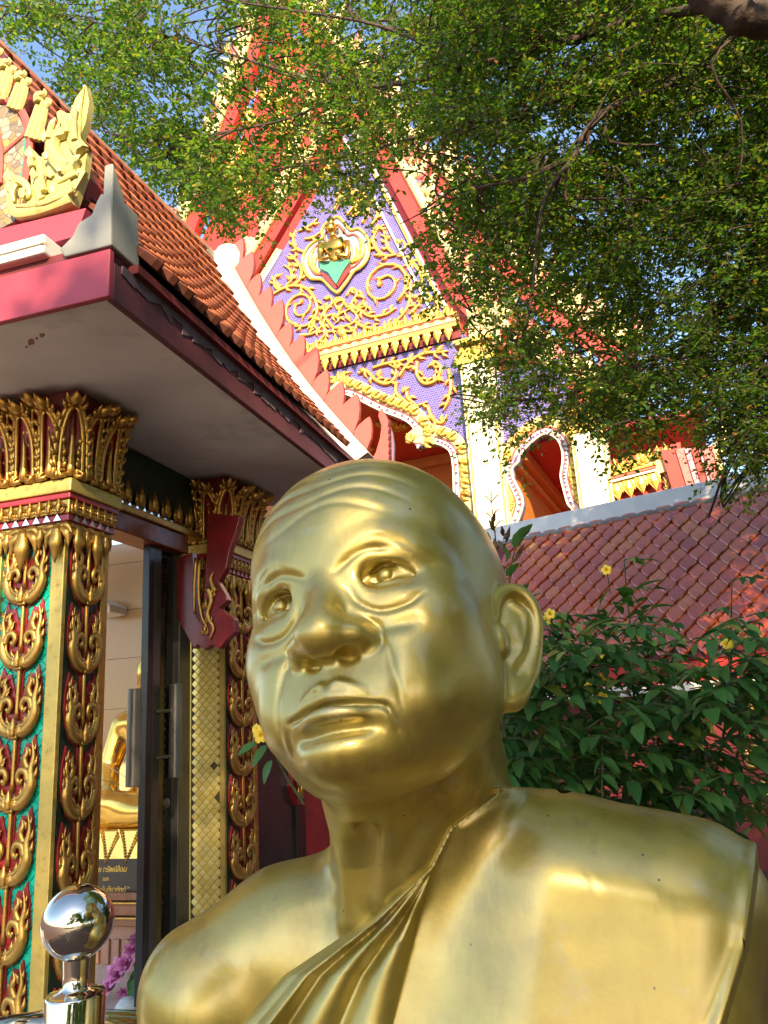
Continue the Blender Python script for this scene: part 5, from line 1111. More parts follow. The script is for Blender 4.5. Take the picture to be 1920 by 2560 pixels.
limb([(2100, 60, 5.2), (1830, 150, 5.0), (1660, 215, 4.8), (1500, 290, 4.6), (1430, 400, 4.5), (1370, 480, 4.5), (1345, 580, 4.5), (1338, 670, 4.5)], .05, .008)
limb([(1440, 390, 4.5), (1330, 440, 4.6), (1200, 470, 4.8), (1080, 520, 5.0), (1000, 560, 5.1)], .016, .005)
limb([(1700, 200, 4.9), (1480, 230, 5.0), (1330, 270, 5.1), (1180, 320, 5.2), (1010, 350, 5.7), (860, 400, 6.2), (700, 420, 6.6)], .026, .007)
limb([(2150, 420, 5.4), (1960, 560, 5.3), (1850, 680, 5.2), (1780, 800, 5.2), (1660, 880, 5.2), (1560, 925, 5.3), (1420, 985, 5.4), (1280, 1000, 5.5), (1140, 985, 5.6)], .05, .008)
limb([(1600, 905, 5.3), (1500, 880, 5.4), (1400, 860, 5.6), (1280, 830, 5.8), (1180, 780, 6)], .014, .005)
limb([(2150, 250, 5.5), (1980, 330, 5.5), (1850, 390, 5.6), (1700, 450, 5.8), (1560, 540, 6.0), (1440, 640, 6.2), (1330, 740, 6.3)], .04, .007)
limb([(1150, 172, 4.9), (1060, 110, 5.2), (930, 60, 5.5), (760, 30, 5.8), (560, 0, 6.2), (330, -40, 6.6)], .022, .006)
limb([(560, 130, 6.7), (420, 90, 6.9), (260, 60, 7.0), (80, 20, 7.2)], .012, .005)
limb([(2200, 700, 5.0), (1990, 860, 4.9), (1900, 980, 4.9), (1850, 1080, 4.9), (1810, 1180, 5.0)], .03, .006)
# limbs behind and above the camera, the part of the crown that shades the bust
for k, (a, b) in enumerate((((3.9, 3.0, 6.0), (1.5, -1.0, 7.0)), ((4.0, 3.6, 6.4), (.5, .5, 7.8)), ((4.2, 3.0, 6.0), (4.0, -3.5, 7.0)), ((3.6, 2.4, 6.4), (-1.0, -3.5, 7.6)), ((3.8, 3.6, 6.8), (-1.5, 2.0, 8.2)))):
    a, b = np.array(a), np.array(b); m = (a + b) / 2 + np.array([0, 0, .5]); LIMBS.append((curve([dep(2250, -60, 4.1), a, m, b], 7), .09, .012))
mb = MB(); mb.tube(tr_, np.linspace(.30, .17, len(tr_)), 14); o = mb.build('trunk', M_BARK, tree, True)
for c, r0, r1 in LIMBS: mb = MB(); mb.tube(c, np.linspace(r0, r1, len(c)) * (.72 if r0 < .1 else 1) * (1 + .12 * np.sin(np.arange(len(c)) * 1.9)), 8); mb.build('branch', M_BARK, tree, True)
LP = np.vstack([c for c, _, _ in LIMBS]); LT = np.vstack([np.gradient(c, axis=0) for c, _, _ in LIMBS])
# lower edge of the foliage in the picture, and how thick it is
EDX = [-200, 0, 60, 130, 180, 240, 290, 330, 400, 455, 500, 530, 565, 600, 700, 830, 900, 960, 1010, 1060, 1110, 1180, 1200, 1260, 1330, 1450, 1530, 1600, 1680, 1740, 1790, 1830, 1920, 2100]
EDY = [60, 105, 135, 215, 270, 345, 385, 415, 485, 510, 545, 590, 640, 655, 610, 600, 560, 545, 590, 680, 800, 840, 1060, 1090, 1080, 1085, 1130, 1120, 1070, 990, 1150, 1230, 1215, 1200]
gx = NR.random((64, 64))
def vnoise(x, y, s):
    u, v = x / s, y / s; i, j = np.floor(u).astype(int), np.floor(v).astype(int); f, g = u - i, v - j; f = f * f * (3 - 2 * f); g = g * g * (3 - 2 * g)
    q = lambda a, b: gx[a % 64, b % 64]; return (q(i, j) * (1 - f) + q(i + 1, j) * f) * (1 - g) + (q(i, j + 1) * (1 - f) + q(i + 1, j + 1) * f) * g
def cover(x, y):
    e = np.interp(x, EDX, EDY) + (vnoise(x, y * 0, 37) - .5) * 70; d = e - y
    base = np.interp(x, [-200, 300, 620, 900, 1150, 2100], [.85, .85, .85, .88, .97, 1.0]); low = np.clip(d / 110, 0, 1)
    mid = np.where((x > 540) & (x < 1000) & (y < 330), .62, 1.0) * np.where((x > 540) & (x < 1150) & (y > 330), .72, 1.0) * np.where((x > 1090) & (x < 1500) & (y > 600) & (y < 980), .60, 1.0)
    n = vnoise(x, y, 105) * .6 + vnoise(x + 300, y + 90, 43) * .4
    gap = np.clip((n - np.where(x > 1100, .26, .33)) * 5.5, .03, 1.0)
    return np.where(d > 0, base * mid * (.35 + .65 * low) * gap, 0)
def make_sprays():                                       # leaves hang in flat, drooping pads with air between them
    N = 9000; x = NR.uniform(-180, 2080, N); y = NR.uniform(-160, 1230, N); k = NR.random(N) < cover(x, y); x, y = x[k][:2700], y[k][:2700]
    d = np.interp(x, [0, 700, 1150, 2000], [6.4, 6.0, 4.5, 4.3]) + NR.random(len(x)) ** .8 * np.interp(x, [0, 900, 1200, 2000], [2.2, 2.6, 2.0, 2.0])
    C = np.array([dep(a, b, c) for a, b, c in zip(x, y, d)]); m = 6; P = np.repeat(C, m, 0); n = len(P)
    along = np.array([-.72, -.45, -.30]); across = np.array([.5, -.85, 0.0]); L = NR.normal(0, 1, (n, 3)); s = np.repeat(NR.uniform(.6, 1.3, len(C)), m)[:, None]
    P = P + s * (along * L[:, :1] * .20 + across * L[:, 1:2] * .10 + np.array([0, 0, 1]) * L[:, 2:] * .030)
    z = (P - CAM) @ _fw; px = 960 + FPX * ((P - CAM) @ _rt) / z; py = 1280 - FPX * ((P - CAM) @ _up) / z
    return P[NR.random(n) < np.clip(cover(px, py) * 2.2, 0, 1)]
SPR = make_sprays()
# crown outside the frame: above, to the right and behind the camera
M2 = 13000; Q = np.column_stack([NR.uniform(.4, 7.8, M2), NR.uniform(-4.6, 7.5, M2), NR.uniform(0, 1, M2)])
rr = np.minimum(np.hypot((Q[:, 0] - 3.6) / 4.2, (Q[:, 1] - 3.2) / 2.6), np.hypot((Q[:, 0] - 5.4) / 2.4, (Q[:, 1] + .2) / 4.6)); Q = Q[rr < 1]; rr = rr[rr < 1]; Q[:, 2] = 5.6 - 1.1 * np.clip((2.0 - Q[:, 1]) / 2, 0, 1) + 3.2 * (1 - rr ** 2) * (.25 + .65 * Q[:, 2]) + .6 * np.sin(Q[:, 0] * 1.7 + Q[:, 1])
cl = vnoise(Q[:, 0] * 60 + 900, Q[:, 1] * 60 + 900, 70); Q = Q[cl > .29]
_sun_block = np.vstack([NR.normal(0, 1, (900, 3)) * np.array([.9, 1.0, .35]) + np.array([3.9, .6, 6.3]), NR.normal(0, 1, (500, 3)) * np.array([.6, .8, .35]) + np.array([1.3, -3.2, 4.6])]); Q = np.vstack([Q, _sun_block])  # dense leaf clusters added out of view to block the sun
_s = np.array(sdir); _g = dep(1350, 1420, 8.5); _v = Q - _g; Q = Q[np.linalg.norm(_v - (_v @ _s)[:, None] * _s, axis=1) > .75]     # a gap in the crown lets the sun reach part of the gallery roof
zf_ = (Q - CAM) @ _fw; px_ = 960 + FPX * ((Q - CAM) @ _rt) / np.maximum(zf_, .01); py_ = 1280 - FPX * ((Q - CAM) @ _up) / np.maximum(zf_, .01)
Q = Q[~((zf_ > 0) & (px_ > -150) & (px_ < 2070) & (py_ > -120) & (py_ < 2700))]
def leaves_for(P, nl, ll, spread, ks=None):
    n = len(P); a = NR.uniform(0, 2 * math.pi, n); tilt = NR.normal(-.25, .35, n); D = np.column_stack([np.cos(a) * np.cos(tilt), np.sin(a) * np.cos(tilt), np.sin(tilt)])
    D = D * .75 + np.array([-.35, -.25, -.12]); D /= np.linalg.norm(D, axis=1)[:, None]
    t = np.tile(np.linspace(.12, 1, nl), n); idx = np.repeat(np.arange(n), nl); L = np.repeat(NR.uniform(.75, 1.25, n) * spread, nl)
    side = np.tile([1, -1], n * nl // 2 + 1)[:n * nl]
    d = D[idx]; s = np.cross(d, [0, 0, 1.0]); s /= np.linalg.norm(s, axis=1)[:, None] + 1e-9; u = np.cross(s, d)
    o = P[idx] + d * (t * L)[:, None] + u * (-.10 * t * t * L)[:, None] + NR.normal(0, .012, (n * nl, 3))
    ld = d * NR.uniform(.3, 1.0, (n * nl, 1)) + s * (side * NR.uniform(.4, 1.1, n * nl))[:, None] + u * NR.normal(.05, .45, (n * nl, 1)); ld /= np.linalg.norm(ld, axis=1)[:, None]
    nn = u + NR.normal(0, .55, (n * nl, 3)); nn -= ld * (nn * ld).sum(1)[:, None]; nn /= np.linalg.norm(nn, axis=1)[:, None]; w = np.cross(nn, ld)
    k = NR.uniform(.5, 1.35, n * nl)[:, None] * ll * (1 if ks is None else np.repeat(ks, nl)[:, None]); W_ = k * .27
    A = o; B = o + ld * k * .45 + w * W_ + nn * k * .07; Cc = o + ld * k; Dd = o + ld * k * .45 - w * W_ + nn * k * .07; M = o + ld * k * .5
    B2 = o + ld * k * .75 + w * W_ * .72 + nn * k * .03; D2 = o + ld * k * .75 - w * W_ * .72 + nn * k * .03
    V = np.stack([A, B, B2, Cc, D2, Dd, M], 1).reshape(-1, 3); b = (np.arange(n * nl) * 7)[:, None]
    F = np.concatenate([b + np.array([0, 1, 2, 6]), b + np.array([6, 2, 3, 4]), b + np.array([0, 6, 4, 5])], 1).reshape(-1, 4)
    return V, F, D
dS = (SPR - CAM) @ _fw; kS = np.clip(dS / 5.4, .85, 1.2)
V1, F1, D1 = leaves_for(SPR, 15, .039, .27, kS)
o = link('leaves', fast_mesh('leaves', V1, F1, M_LEAF), tree); o['kind'] = 'stuff'
V2, F2, D2_ = leaves_for(Q, 8, .085, .42)
o = link('leaves', fast_mesh('leaves', V2, F2, M_LEAF), tree); o['kind'] = 'stuff'
def twigs(P, D, frac, spread):                              # hair-thin twigs carrying the leaves, some reaching back to a limb
    k = NR.random(len(P)) < frac; P, D = P[k], D[k]; segs = []; rad = []
    n = len(P); T = np.linspace(-.1, 1, 5); C = P[:, None, :] + D[:, None, :] * (T * spread)[None, :, None] + np.array([0, 0, -1.0]) * (T * T * .02)[None, :, None]
    back = []; j = [int(np.argmin(((LP - p) ** 2).sum(1))) for p in P[::3]]
    for p, q, i in zip(P[::3], D[::3], j):
        a = LP[i]
        if ((a - p) ** 2).sum() > .55: continue; m = (a + p) / 2 + np.array([0, 0, .05]) - q * .08; back.append(curve([a, m, p, p + q * .05], 2)[:6] if True else 0)
    out = list(C) + back; vs = []; fs = []
    for ci, c in enumerate(out):
        t = np.gradient(c, axis=0); t /= np.linalg.norm(t, axis=1)[:, None] + 1e-9; e = np.cross(t, [.3, .2, 1.0]); e /= np.linalg.norm(e, axis=1)[:, None] + 1e-9; f = np.cross(t, e); m = len(c); b = len(vs)
        r = np.linspace(.0036, .0012, m) if ci < n else np.linspace(.0055, .003, m)
        for i in range(m):
            for w in (0, 2.094, 4.189): vs.append(c[i] + r[i] * (e[i] * math.cos(w) + f[i] * math.sin(w)))
        for i in range(m - 1):
            for w in range(3): fs.append((b + i * 3 + w, b + i * 3 + (w + 1) % 3, b + i * 3 + 3 + (w + 1) % 3, b + i * 3 + 3 + w))
    return np.array(vs), np.array(fs)
sb = MB()
for i in NR.choice(len(SPR), 420, replace=False):           # side branches feeding the pads
    p = SPR[i]; dd_ = ((LP - p) ** 2).sum(1); near = np.where((dd_ > .1) & (dd_ < 3.2))[0]
    if not len(near): continue
    j = near[np.argmin(dd_[near] + NR.random(len(near)) * .5)]; a = LP[j]; t = LT[j] / (np.linalg.norm(LT[j]) + 1e-9); L = math.sqrt(dd_[j])
    c = curve([a, a + t * L * .28 + (p - a) * .25, a + (p - a) * .65 + np.array([0, 0, .06 * L]), p, p + D1[i] * .22], 3); sb.tube(c, np.linspace(.0095, .003, len(c)), 5)
o = sb.build('side_branches', M_BARK, tree, True); o['kind'] = 'stuff'
Vt, Ft = twigs(SPR, D1, .70, .27); o = link('twigs', fast_mesh('twigs', Vt, Ft, M_BARK), tree); o['kind'] = 'stuff'

# a second tree behind the camera (seen in the mirror ball); it shades the bust
back = empty('rear_tree', (4.6, -11.5, 0), 'large leafy tree reflected in the polished mirror ball', 'tree')
mb = MB(); mb.tube(curve([(4.6, -11.5, 0), (4.4, -11.3, 2), (3.6, -10.6, 4), (2.6, -9.8, 6)], 6), np.linspace(.34, .16, 19), 10); mb.build('trunk', M_BARK, back, True)
M3 = 9000; Z = NR.normal(0, 1, (M3, 3)); Z /= np.linalg.norm(Z, axis=1)[:, None]; Z *= NR.uniform(.35, 1, (M3, 1)) ** .6; Z = np.array([2.3, -9.6, 6.4]) + Z * np.array([4.7, 3.4, 3.1])
Z = Z[vnoise(Z[:, 0] * 60 + 700, Z[:, 2] * 60 + 700, 62) > .30]
V3, F3, D3 = leaves_for(Z, 8, .14, .55); bl = link('leaves', fast_mesh('leaves', V3, F3, M_LEAF), back); bl['kind'] = 'stuff'
bt = [c for c in back.children if c.name.startswith('trunk')][0]
for (x, y, k, rz, lab) in ((7.2, -2.2, .78, 4.4, 'low leafy tree close on the right, mirrored large in the steel ball'), (12.5, -5, .9, 1.2, 'tree right of the rear tree, mirrored near the edge of the steel ball'), (13, -17, 1.1, 2.6, 'tall tree far behind the camera on the right, mirrored in the ball'), (2.5, -31, 1.2, .6, 'distant tree straight behind the camera, mirrored small in the ball'), (-9, -33, .9, 3.6, 'distant tree behind the camera on the left, mirrored small in the ball')):
    r = back.copy(); COL.objects.link(r); r['label'] = lab; r.location = (x - 4.6 * k * 0, y, 0); r.scale = (k, k, k); r.rotation_euler.z = rz
    for c in (bt, bl): q = c.copy(); COL.objects.link(q); q.parent = r; q.matrix_parent_inverse = Matrix.Translation((-4.6, 11.5, 0))


# hedge added out of view, made long and tall to darken ball and gold reflections
hdg = empty('hedge', (5.2, -2.5, 0), 'dense green hedge, added out of view, mirrored dark at the right side of the steel ball', 'hedge')
H = np.column_stack([NR.uniform(4.2, 6.2, 4200), NR.uniform(-8, 6.0, 4200), NR.uniform(.1, 4.2, 4200)]); V4, F4, D4 = leaves_for(H, 8, .12, .35); o = link('leaves', fast_mesh('leaves', V4, F4, M_LEAF), hdg); o['kind'] = 'stuff'
# ------------------------------------------------------------------ ground, bush, fence post, flowers, things inside the shrine
def paving():
    t = NT('brick_paving'); b = t.n('ShaderNodeTexBrick'); b.inputs['Scale'].default_value = 1; b.inputs['Brick Width'].default_value = .4; b.inputs['Row Height'].default_value = .4; b.inputs['Mortar Size'].default_value = .008
    b.inputs['Color1'].default_value = (.125, .06, .04, 1); b.inputs['Color2'].default_value = (.145, .075, .05, 1); b.inputs['Mortar'].default_value = (.13, .11, .09, 1); t.l(t.coord(), b.inputs['Vector'])
    n = t.noise(1.2, 6); c = t.mix(t.ramp(n.outputs['Fac'], [(.4, 0.0), (.75, .6)]), b.outputs['Color'], (.10, .06, .04)); t.set(**{'Base Color': c, 'Roughness': .8}); return t.m
me = bpy.data.meshes.new('ground'); me.from_pydata([(-300, -300, 0), (300, -300, 0), (300, 300, 0), (-300, 300, 0)], [], [(0, 1, 2, 3)]); me.materials.append(paving()); g = link('ground', me); g['kind'] = 'structure'

# yellow trumpet bush
M_BLEAF = leaf_paint('bush_leaf', [(0, (.028, .095, .024)), (.5, (.06, .175, .04)), (.85, (.11, .24, .05)), (.95, (.20, .31, .06)), (1, (.30, .26, .06))], [(0, (.03, .12, .02)), (1, (.14, .30, .03))], .38, .3)
def bush_leaf_mesh(name, n=7):
    xs = np.linspace(0, 1, n); mb = MB(); V = []; F = []
    for i, t in enumerate(xs):
        w = .24 * math.sin(math.pi * min(1, t ** .8)) ** .85 * (1 - .25 * t) if 0 < t < 1 else 0; ser = .018 if i % 2 else 0; z = -.22 * t * t
        V += [(-w - ser, t, z + w * .32), (0, t, z), (w + ser, t, z + w * .32)]
    for i in range(n - 1): F += [(3 * i, 3 * i + 1, 3 * i + 4, 3 * i + 3), (3 * i + 1, 3 * i + 2, 3 * i + 5, 3 * i + 4)]
    mb.add(V, F); return mb.mesh(name, M_BLEAF, True)
BLM = bush_leaf_mesh('leaf'); BV = np.array([v.co for v in BLM.vertices]); BF = [tuple(p.vertices) for p in BLM.polygons]
M_STEM = paint('green_stem', (.07, .085, .03), .6, var=.3); M_YEL = paint('yellow_petal', (.85, .58, .02), .5, var=.1); M_YEL2 = paint('orange_throat', (.75, .36, .02), .5)
def flower_at(parent, c, d, s):
    d = np.asarray(d, float); d /= np.linalg.norm(d); e = np.cross(d, [0.2, .1, 1.0]); e /= np.linalg.norm(e); f = np.cross(d, e); mb = MB()
    mb.lathe([(s * .12, -s * 1.1), (s * .20, -s * .5), (s * .36, 0), (s * .30, -s * .02), (s * .15, -s * .5), (.001, -s * .9)], c, d, 10)
    for k in range(5):
        w = 2 * math.pi * k / 5; r = e * math.cos(w) + f * math.sin(w); q = -e * math.sin(w) + f * math.cos(w); P = []
        for a, b, h in ((.30, -.26, 0), (.62, -.42, .10), (.92, -.30, .02), (1.0, 0, -.06), (.92, .30, .02), (.62, .42, .10), (.30, .26, 0)): P.append(c + s * (r * a + q * b + d * h))
        m = c + s * (r * .62 + d * .16); mb.add(P + [m], [(i, i + 1, 7) for i in range(6)] + [(6, 0, 7)])
    return mb.build('flower', M_YEL, parent, True)
def frame_from(d, up=(0, 0, 1), roll=0):
    d = np.asarray(d, float); d /= np.linalg.norm(d); s = np.cross(d, up); s /= np.linalg.norm(s) + 1e-9; n = np.cross(s, d); s2 = s * math.cos(roll) + n * math.sin(roll); return s2, d, np.cross(s2, d)
class Bush:
    def __init__(s, root): s.root = root; s.n = 0; s.rest = MB(); s.stem = MB()
    def leaf(s, o, d, L, roll, big=True):
        ex, ey, n = frame_from(d, (0, 0, 1), roll)
        if big and s.n < 300: setm(link('leaf', BLM, s.root), Fr(o, ex, ey, n).mat(L)); s.n += 1
        else: s.rest.add(o + (BV[:, :1] * ex + BV[:, 1:2] * ey + BV[:, 2:] * n) * L, BF)
    def sprig(s, o, d, L, pairs, ll, big=True):             # compound leaf: stalk, paired leaflets and one at the end
        d = np.asarray(d, float) / np.linalg.norm(d); sd = np.cross(d, [0, 0, 1.0]); sd /= np.linalg.norm(sd) + 1e-9
        P = [o + d * L * t - EZ * L * .28 * t * t for t in np.linspace(0, 1, 5)]; s.stem.tube(P, .0022, 4)
        for k in range(pairs):
            t = .35 + .6 * k / max(1, pairs); p = o + d * L * t - EZ * L * .28 * t * t
            for g in (-1, 1): s.leaf(p, d * .55 + sd * g * .85 - EZ * RNG.uniform(.1, .7), ll * RNG.uniform(.75, 1.05), RNG.uniform(-.5, .5), big)
        s.leaf(P[-1], d - EZ * RNG.uniform(.2, .8), ll * RNG.uniform(.95, 1.25), RNG.uniform(-.4, .4), big)
    def stalk(s, pts, r0=.006, r1=.002, n=6): c = curve(pts, 5); s.stem.tube(c, np.linspace(r0, r1, len(c)), n); return c
    def done(s):
        if s.rest.v: o = s.rest.build('leaves', M_BLEAF, s.root, True); o['kind'] = 'stuff'
        if s.stem.v: s.stem.build('stems', M_STEM, s.root)
bush = empty('trumpet_bush', tuple(dep(1600, 2050, 2.9) * np.array([1, 1, 0])), 'green bush with yellow trumpet flowers below the red tiled roof', 'bush'); B = Bush(bush)
TOPX = [1180, 1250, 1300, 1350, 1400, 1450, 1520, 1560, 1600, 1680, 1750, 1800, 1860, 1960]; TOPY = [1680, 1600, 1540, 1480, 1500, 1520, 1510, 1470, 1540, 1590, 1610, 1560, 1540, 1540]
base = dep(1560, 2150, 3.1)
for x, y, d in ((1560, 1400, 2.9), (1830, 1450, 2.8), (1330, 1500, 2.9), (1260, 1420, 3.0), (1450, 1560, 3.0), (1700, 1560, 2.9), (1650, 1640, 2.7), (1900, 1560, 2.9)):
    p = dep(x, y, d); q = dep(1300 + (x - 1240) * .75, 2120, 3.1); c = B.stalk([q, (p + q) / 2 + np.array([RNG.uniform(-.06, .06), 0, .02]), p], .008, .0025)
    for i in range(len(c) - 1, len(c) // 3, -1):
        a = RNG.uniform(0, 6.28); B.sprig(c[i], np.array([math.cos(a), math.sin(a) * .7 - .4, .15]), RNG.uniform(.08, .13), 2, .052, i < len(c) - 4)
for x, y, d in ((1480, 1980, 2.75), (1285, 1900, 2.8), (1370, 1930, 2.9), (1700, 1900, 3.0), (1790, 1950, 3.0), (1610, 1960, 2.9)): B.stalk([dep(x + 60, 2180, 3.1), dep(x + 25, 2080, 3.0), dep(x, y, d)], .008, .004)
cand = []
while len(cand) < 600:
    x, y = RNG.uniform(1225, 1960), RNG.uniform(1540, 2080); t = np.interp(x, TOPX, TOPY)
    if y < t or (y < t + 110 and RNG.random() < .62) or (x > 1760 and y > 1820 and RNG.random() < .65) or y > 1990 + (x - 1240) * .16: continue
    cand.append((x, y, RNG.uniform(2.35, 3.3)))
cand.sort(key=lambda q: q[2])
for i, (x, y, d) in enumerate(cand):
    p = dep(x, y, d); a = RNG.uniform(0, 6.28); B.sprig(p, np.array([math.cos(a), -.55 + .5 * math.sin(a), RNG.uniform(-.1, .4)]), RNG.uniform(.11, .18), RNG.choice((2, 2, 3)), RNG.uniform(.066, .094), i < 90)
for x, y, d, s in ((1818, 1610, 2.6, .022), (1893, 1662, 2.6, .021), (1510, 1690, 2.5, .016), (1505, 1745, 2.5, .020), (1516, 1425, 2.85, .020), (1375, 1535, 2.7, .020), (1365, 1552, 2.72, .018), (1758, 1722, 2.6, .014), (1470, 1715, 2.7, .014), (1508, 1640, 2.7, .012)):
    c = dep(x, y, d); flower_at(bush, c, np.array([RNG.uniform(-.7, .7), -1, RNG.uniform(-.2, .5)]), s); B.stalk([c + np.array([.02, .06, -.08]), c + np.array([.01, .03, -.02]), c + np.array([0, .015, 0])], .002, .002, 4)
B.done()
# tall dry shoot beside the head
sh = empty('flowering_shoot', tuple(dep(1250, 2000, 2.4) * np.array([1, 1, 0])), 'tall thin shoot with dark seed pods rising behind the bust\'s ear', 'plant'); S = Bush(sh); M_DRY = paint('dry_pod', (.10, .05, .02), .6, var=.3)
c = S.stalk([dep(1252, 2000, 2.4), dep(1262, 1600, 2.4), dep(1242, 1380, 2.4), dep(1228, 1250, 2.4)], .005, .0015); mb = MB()
for x, y, dx, dy in ((1229, 1255, 26, -22), (1229, 1256, -24, -18), (1228, 1250, 0, -24), (1232, 1290, 22, -20), (1232, 1296, -26, -16), (1236, 1320, 25, -22), (1240, 1330, -24, -8)): a, b = dep(x, y, 2.4), dep(x + dx, y + dy, 2.39); mb.tube([a, (a + b) / 2 + EZ * .006, b], [.0018, .0022, .0006], 4)
for x, y, dx, dy in ((1230, 1312, 8, -34), (1236, 1325, -14, -26), (1246, 1350, 12, 30), (1236, 1346, 4, 26), (1258, 1340, -4, -26), (1265, 1355, 10, -40), (1225, 1360, -6, -30), (1270, 1330, -12, 20), (1310, 1360, -26, 48), (1290, 1400, 12, -30), (1275, 1380, -10, 24)): a, b = dep(x, y, 2.4), dep(x + dx, y + dy, 2.38); mb.tube([a, a + (b - a) * .4, b], [.002, .008, .001], 6, True, ((0, 1, 0), .3))
mb.build('seed_pod', M_DRY, sh)
c2_ = S.stalk([dep(1262, 1600, 2.4), dep(1275, 1440, 2.38), dep(1290, 1370, 2.37), dep(1325, 1315, 2.36)], .004, .0015)
for x, y, dx, dy, L in ((1285, 1370, 20, -50, .075), (1270, 1400, -6, -40, .055), (1300, 1345, 30, -40, .06), (1265, 1440, 30, -36, .06), (1285, 1500, 45, -60, .07)): a, b = dep(x, y, 2.37), dep(x + dx, y + dy, 2.36); S.leaf(a, b - a, L, .8)
S.done()
# sprig with a yellow flower left of the chin
sp_ = empty('flowering_sprig', tuple(dep(700, 2000, 2.0) * np.array([1, 1, 0])), 'leafy sprig with a yellow flower beside the bust\'s chin', 'plant'); S = Bush(sp_)
S.stalk([dep(760, 2010, 2.0), dep(710, 1930, 2.0), dep(680, 1870, 1.98), dep(650, 1840, 1.97)], .004, .002)
flower_at(sp_, dep(651, 1838, 1.95), (-.3, -1, .1), .021); flower_at(sp_, dep(640, 1822, 1.98), (-.5, -.8, .3), .014)
for x, y, dx, dy, L in ((640, 1858, -34, 16, .055), (668, 1862, -30, 36, .065), (680, 1900, -26, 52, .062), (690, 1880, 30, 30, .06), (655, 1850, -20, -14, .03)): S.leaf(dep(x, y, 1.97), dep(x + dx, y + dy, 1.95) - dep(x, y, 1.97), L, .6)
S.done()

# polished post with a ball, and its rails
def steel():
    t = NT('polished_steel'); n = t.noise(60, 3); t.set(**{'Base Color': (.70, .64, .54), 'Metallic': 1.0, 'Roughness': t.ramp(n.outputs['Fac'], [(.3, .03), (.8, .06)])}); return t.m
M_STEEL = steel(); PD = 1.72; PB = dep(195, 2305, PD); r = 87 * PD / FPX; kP = PD / .86
post = empty('fence_post', (PB[0], PB[1], 0), 'polished steel fence post topped with a mirror ball', 'post')
mb = MB(); mb.lathe([(.0001, -r)] + [(r * math.sin(a), -r * math.cos(a)) for a in np.linspace(.06, math.pi - .02, 40)] + [(.0001, r)], PB, EZ, 56); mb.build('ball', M_STEEL, post, True)
zt = PB[2] - r; mb = MB(); mb.lathe([(a * kP, b * kP) for a, b in ((.0145, .004), (.0135, -.012), (.0135, -.025), (.017, -.0285), (.0305, -.0315))], np.array([PB[0], PB[1], zt]), EZ, 32); o = mb.build('neck', M_STEEL, post); smooth_angle(o, 50)
mb = MB(); mb.lathe([(.0305 * kP, zt - .0315 * kP), (.0318 * kP, zt - .0335 * kP), (.0318 * kP, 0)], np.array([PB[0], PB[1], 0]), EZ, 48); o = mb.build('tube', M_STEEL, post); smooth_angle(o, 40)
for k, (pa, pb, ra, lab) in enumerate(((dep(195, 2552, 1.70), dep(-400, 2640, 1.62), .030, 'thick steel rail running left from the ball-topped post'), (dep(195, 2536, 1.74), dep(620, 2540, 2.25), .011, 'thin upper steel rail running behind the golden bust'), (dep(195, 2552, 1.74), dep(620, 2556, 2.25), .018, 'thick steel rail running behind the golden bust'))):
    mb = MB(); mb.tube([pa, pb], ra, 18); tag(mb.build('fence_rail', M_STEEL, None, True), lab, 'rail')

# seated Buddha, plaque, altar and bouquet inside the shrine
BVp = 1.75
def bpx(x, y, v=BVp): u, z = vpx(x, y, v); return U(u, v, z)
bc = bpx(378, 2028); bs = .00145                            # metres per picture pixel there
def bud_sdf(P):
    q = (P - bc.astype(np.float32)) @ np.stack([EU, EV, EZ], 1).astype(np.float32) / np.float32(BK)
    d = s_ell(q, (0, .02, .01), (.26, .17, .075)); d = smin(d, s_caps(q, (-.20, -.06, .0), (.16, -.13, .02), .062, .05), .03); d = smin(d, s_caps(q, (.20, -.06, .0), (-.16, -.12, .05), .06, .05), .02)
    d = smin(d, s_ell(q, (0, .03, .22), (.125, .085, .20)), .04); d = smin(d, s_caps(q, (-.13, .03, .34), (.13, .03, .34), .055, .055), .03)
    for s in (-1, 1): d = smin(d, s_line(q, [(s * .16, .03, .33), (s * .20, .0, .17), (s * .12, -.10, .075)], [.05, .042, .034]), .02)
    d = smin(d, s_caps(q, (0, .03, .40), (0, .02, .46), .045, .045), .03); d = smin(d, s_ell(q, (0, .02, .54), (.075, .085, .10)), .015); d = smin(d, s_ell(q, (0, .04, .62), (.05, .05, .05)), .02); d = smin(d, s_caps(q, (0, .04, .64), (0, .04, .78), .028, .004), .01)
    for s in (-1, 1): d = smin(d, s_ell(q, (s * .078, .03, .52), (.012, .025, .055)), .008)
    return d * BK
BK = 1.5
Vb, Fb = surface_nets(bud_sdf, bc - np.array([.62, .62, .2]), bc + np.array([.62, .62, 1.3]), .012)
bud = empty('buddha_statue', tuple(bc), 'small seated golden Buddha statue inside the shrine doorway', 'statue'); M_SHINE = gilt('bright_gold', (.90, .60, .14), .2, .9, (.62, .34, .05), 8)
link('body', fast_mesh('body', Vb, Fb, M_SHINE, True), bud)
seat = [(-.30, .22, -.075), (.30, .22, -.075)]
mb = MB(); p = lambda u, v, z: bc + EU * u + EV * v + EZ * z
zb2 = bpx(300, 2150)[2] - bc[2]; mb.hexa([p(-.45, -.24, zb2), p(.45, -.24, zb2), p(.45, .30, zb2), p(-.45, .30, zb2)], [p(-.42, -.20, -.07), p(.42, -.20, -.07), p(.42, .26, -.07), p(-.42, .26, -.07)]); st_ = mb.build('cloth_base', M_SHINE, bud); bevel(st_, .01)
mb = MB()
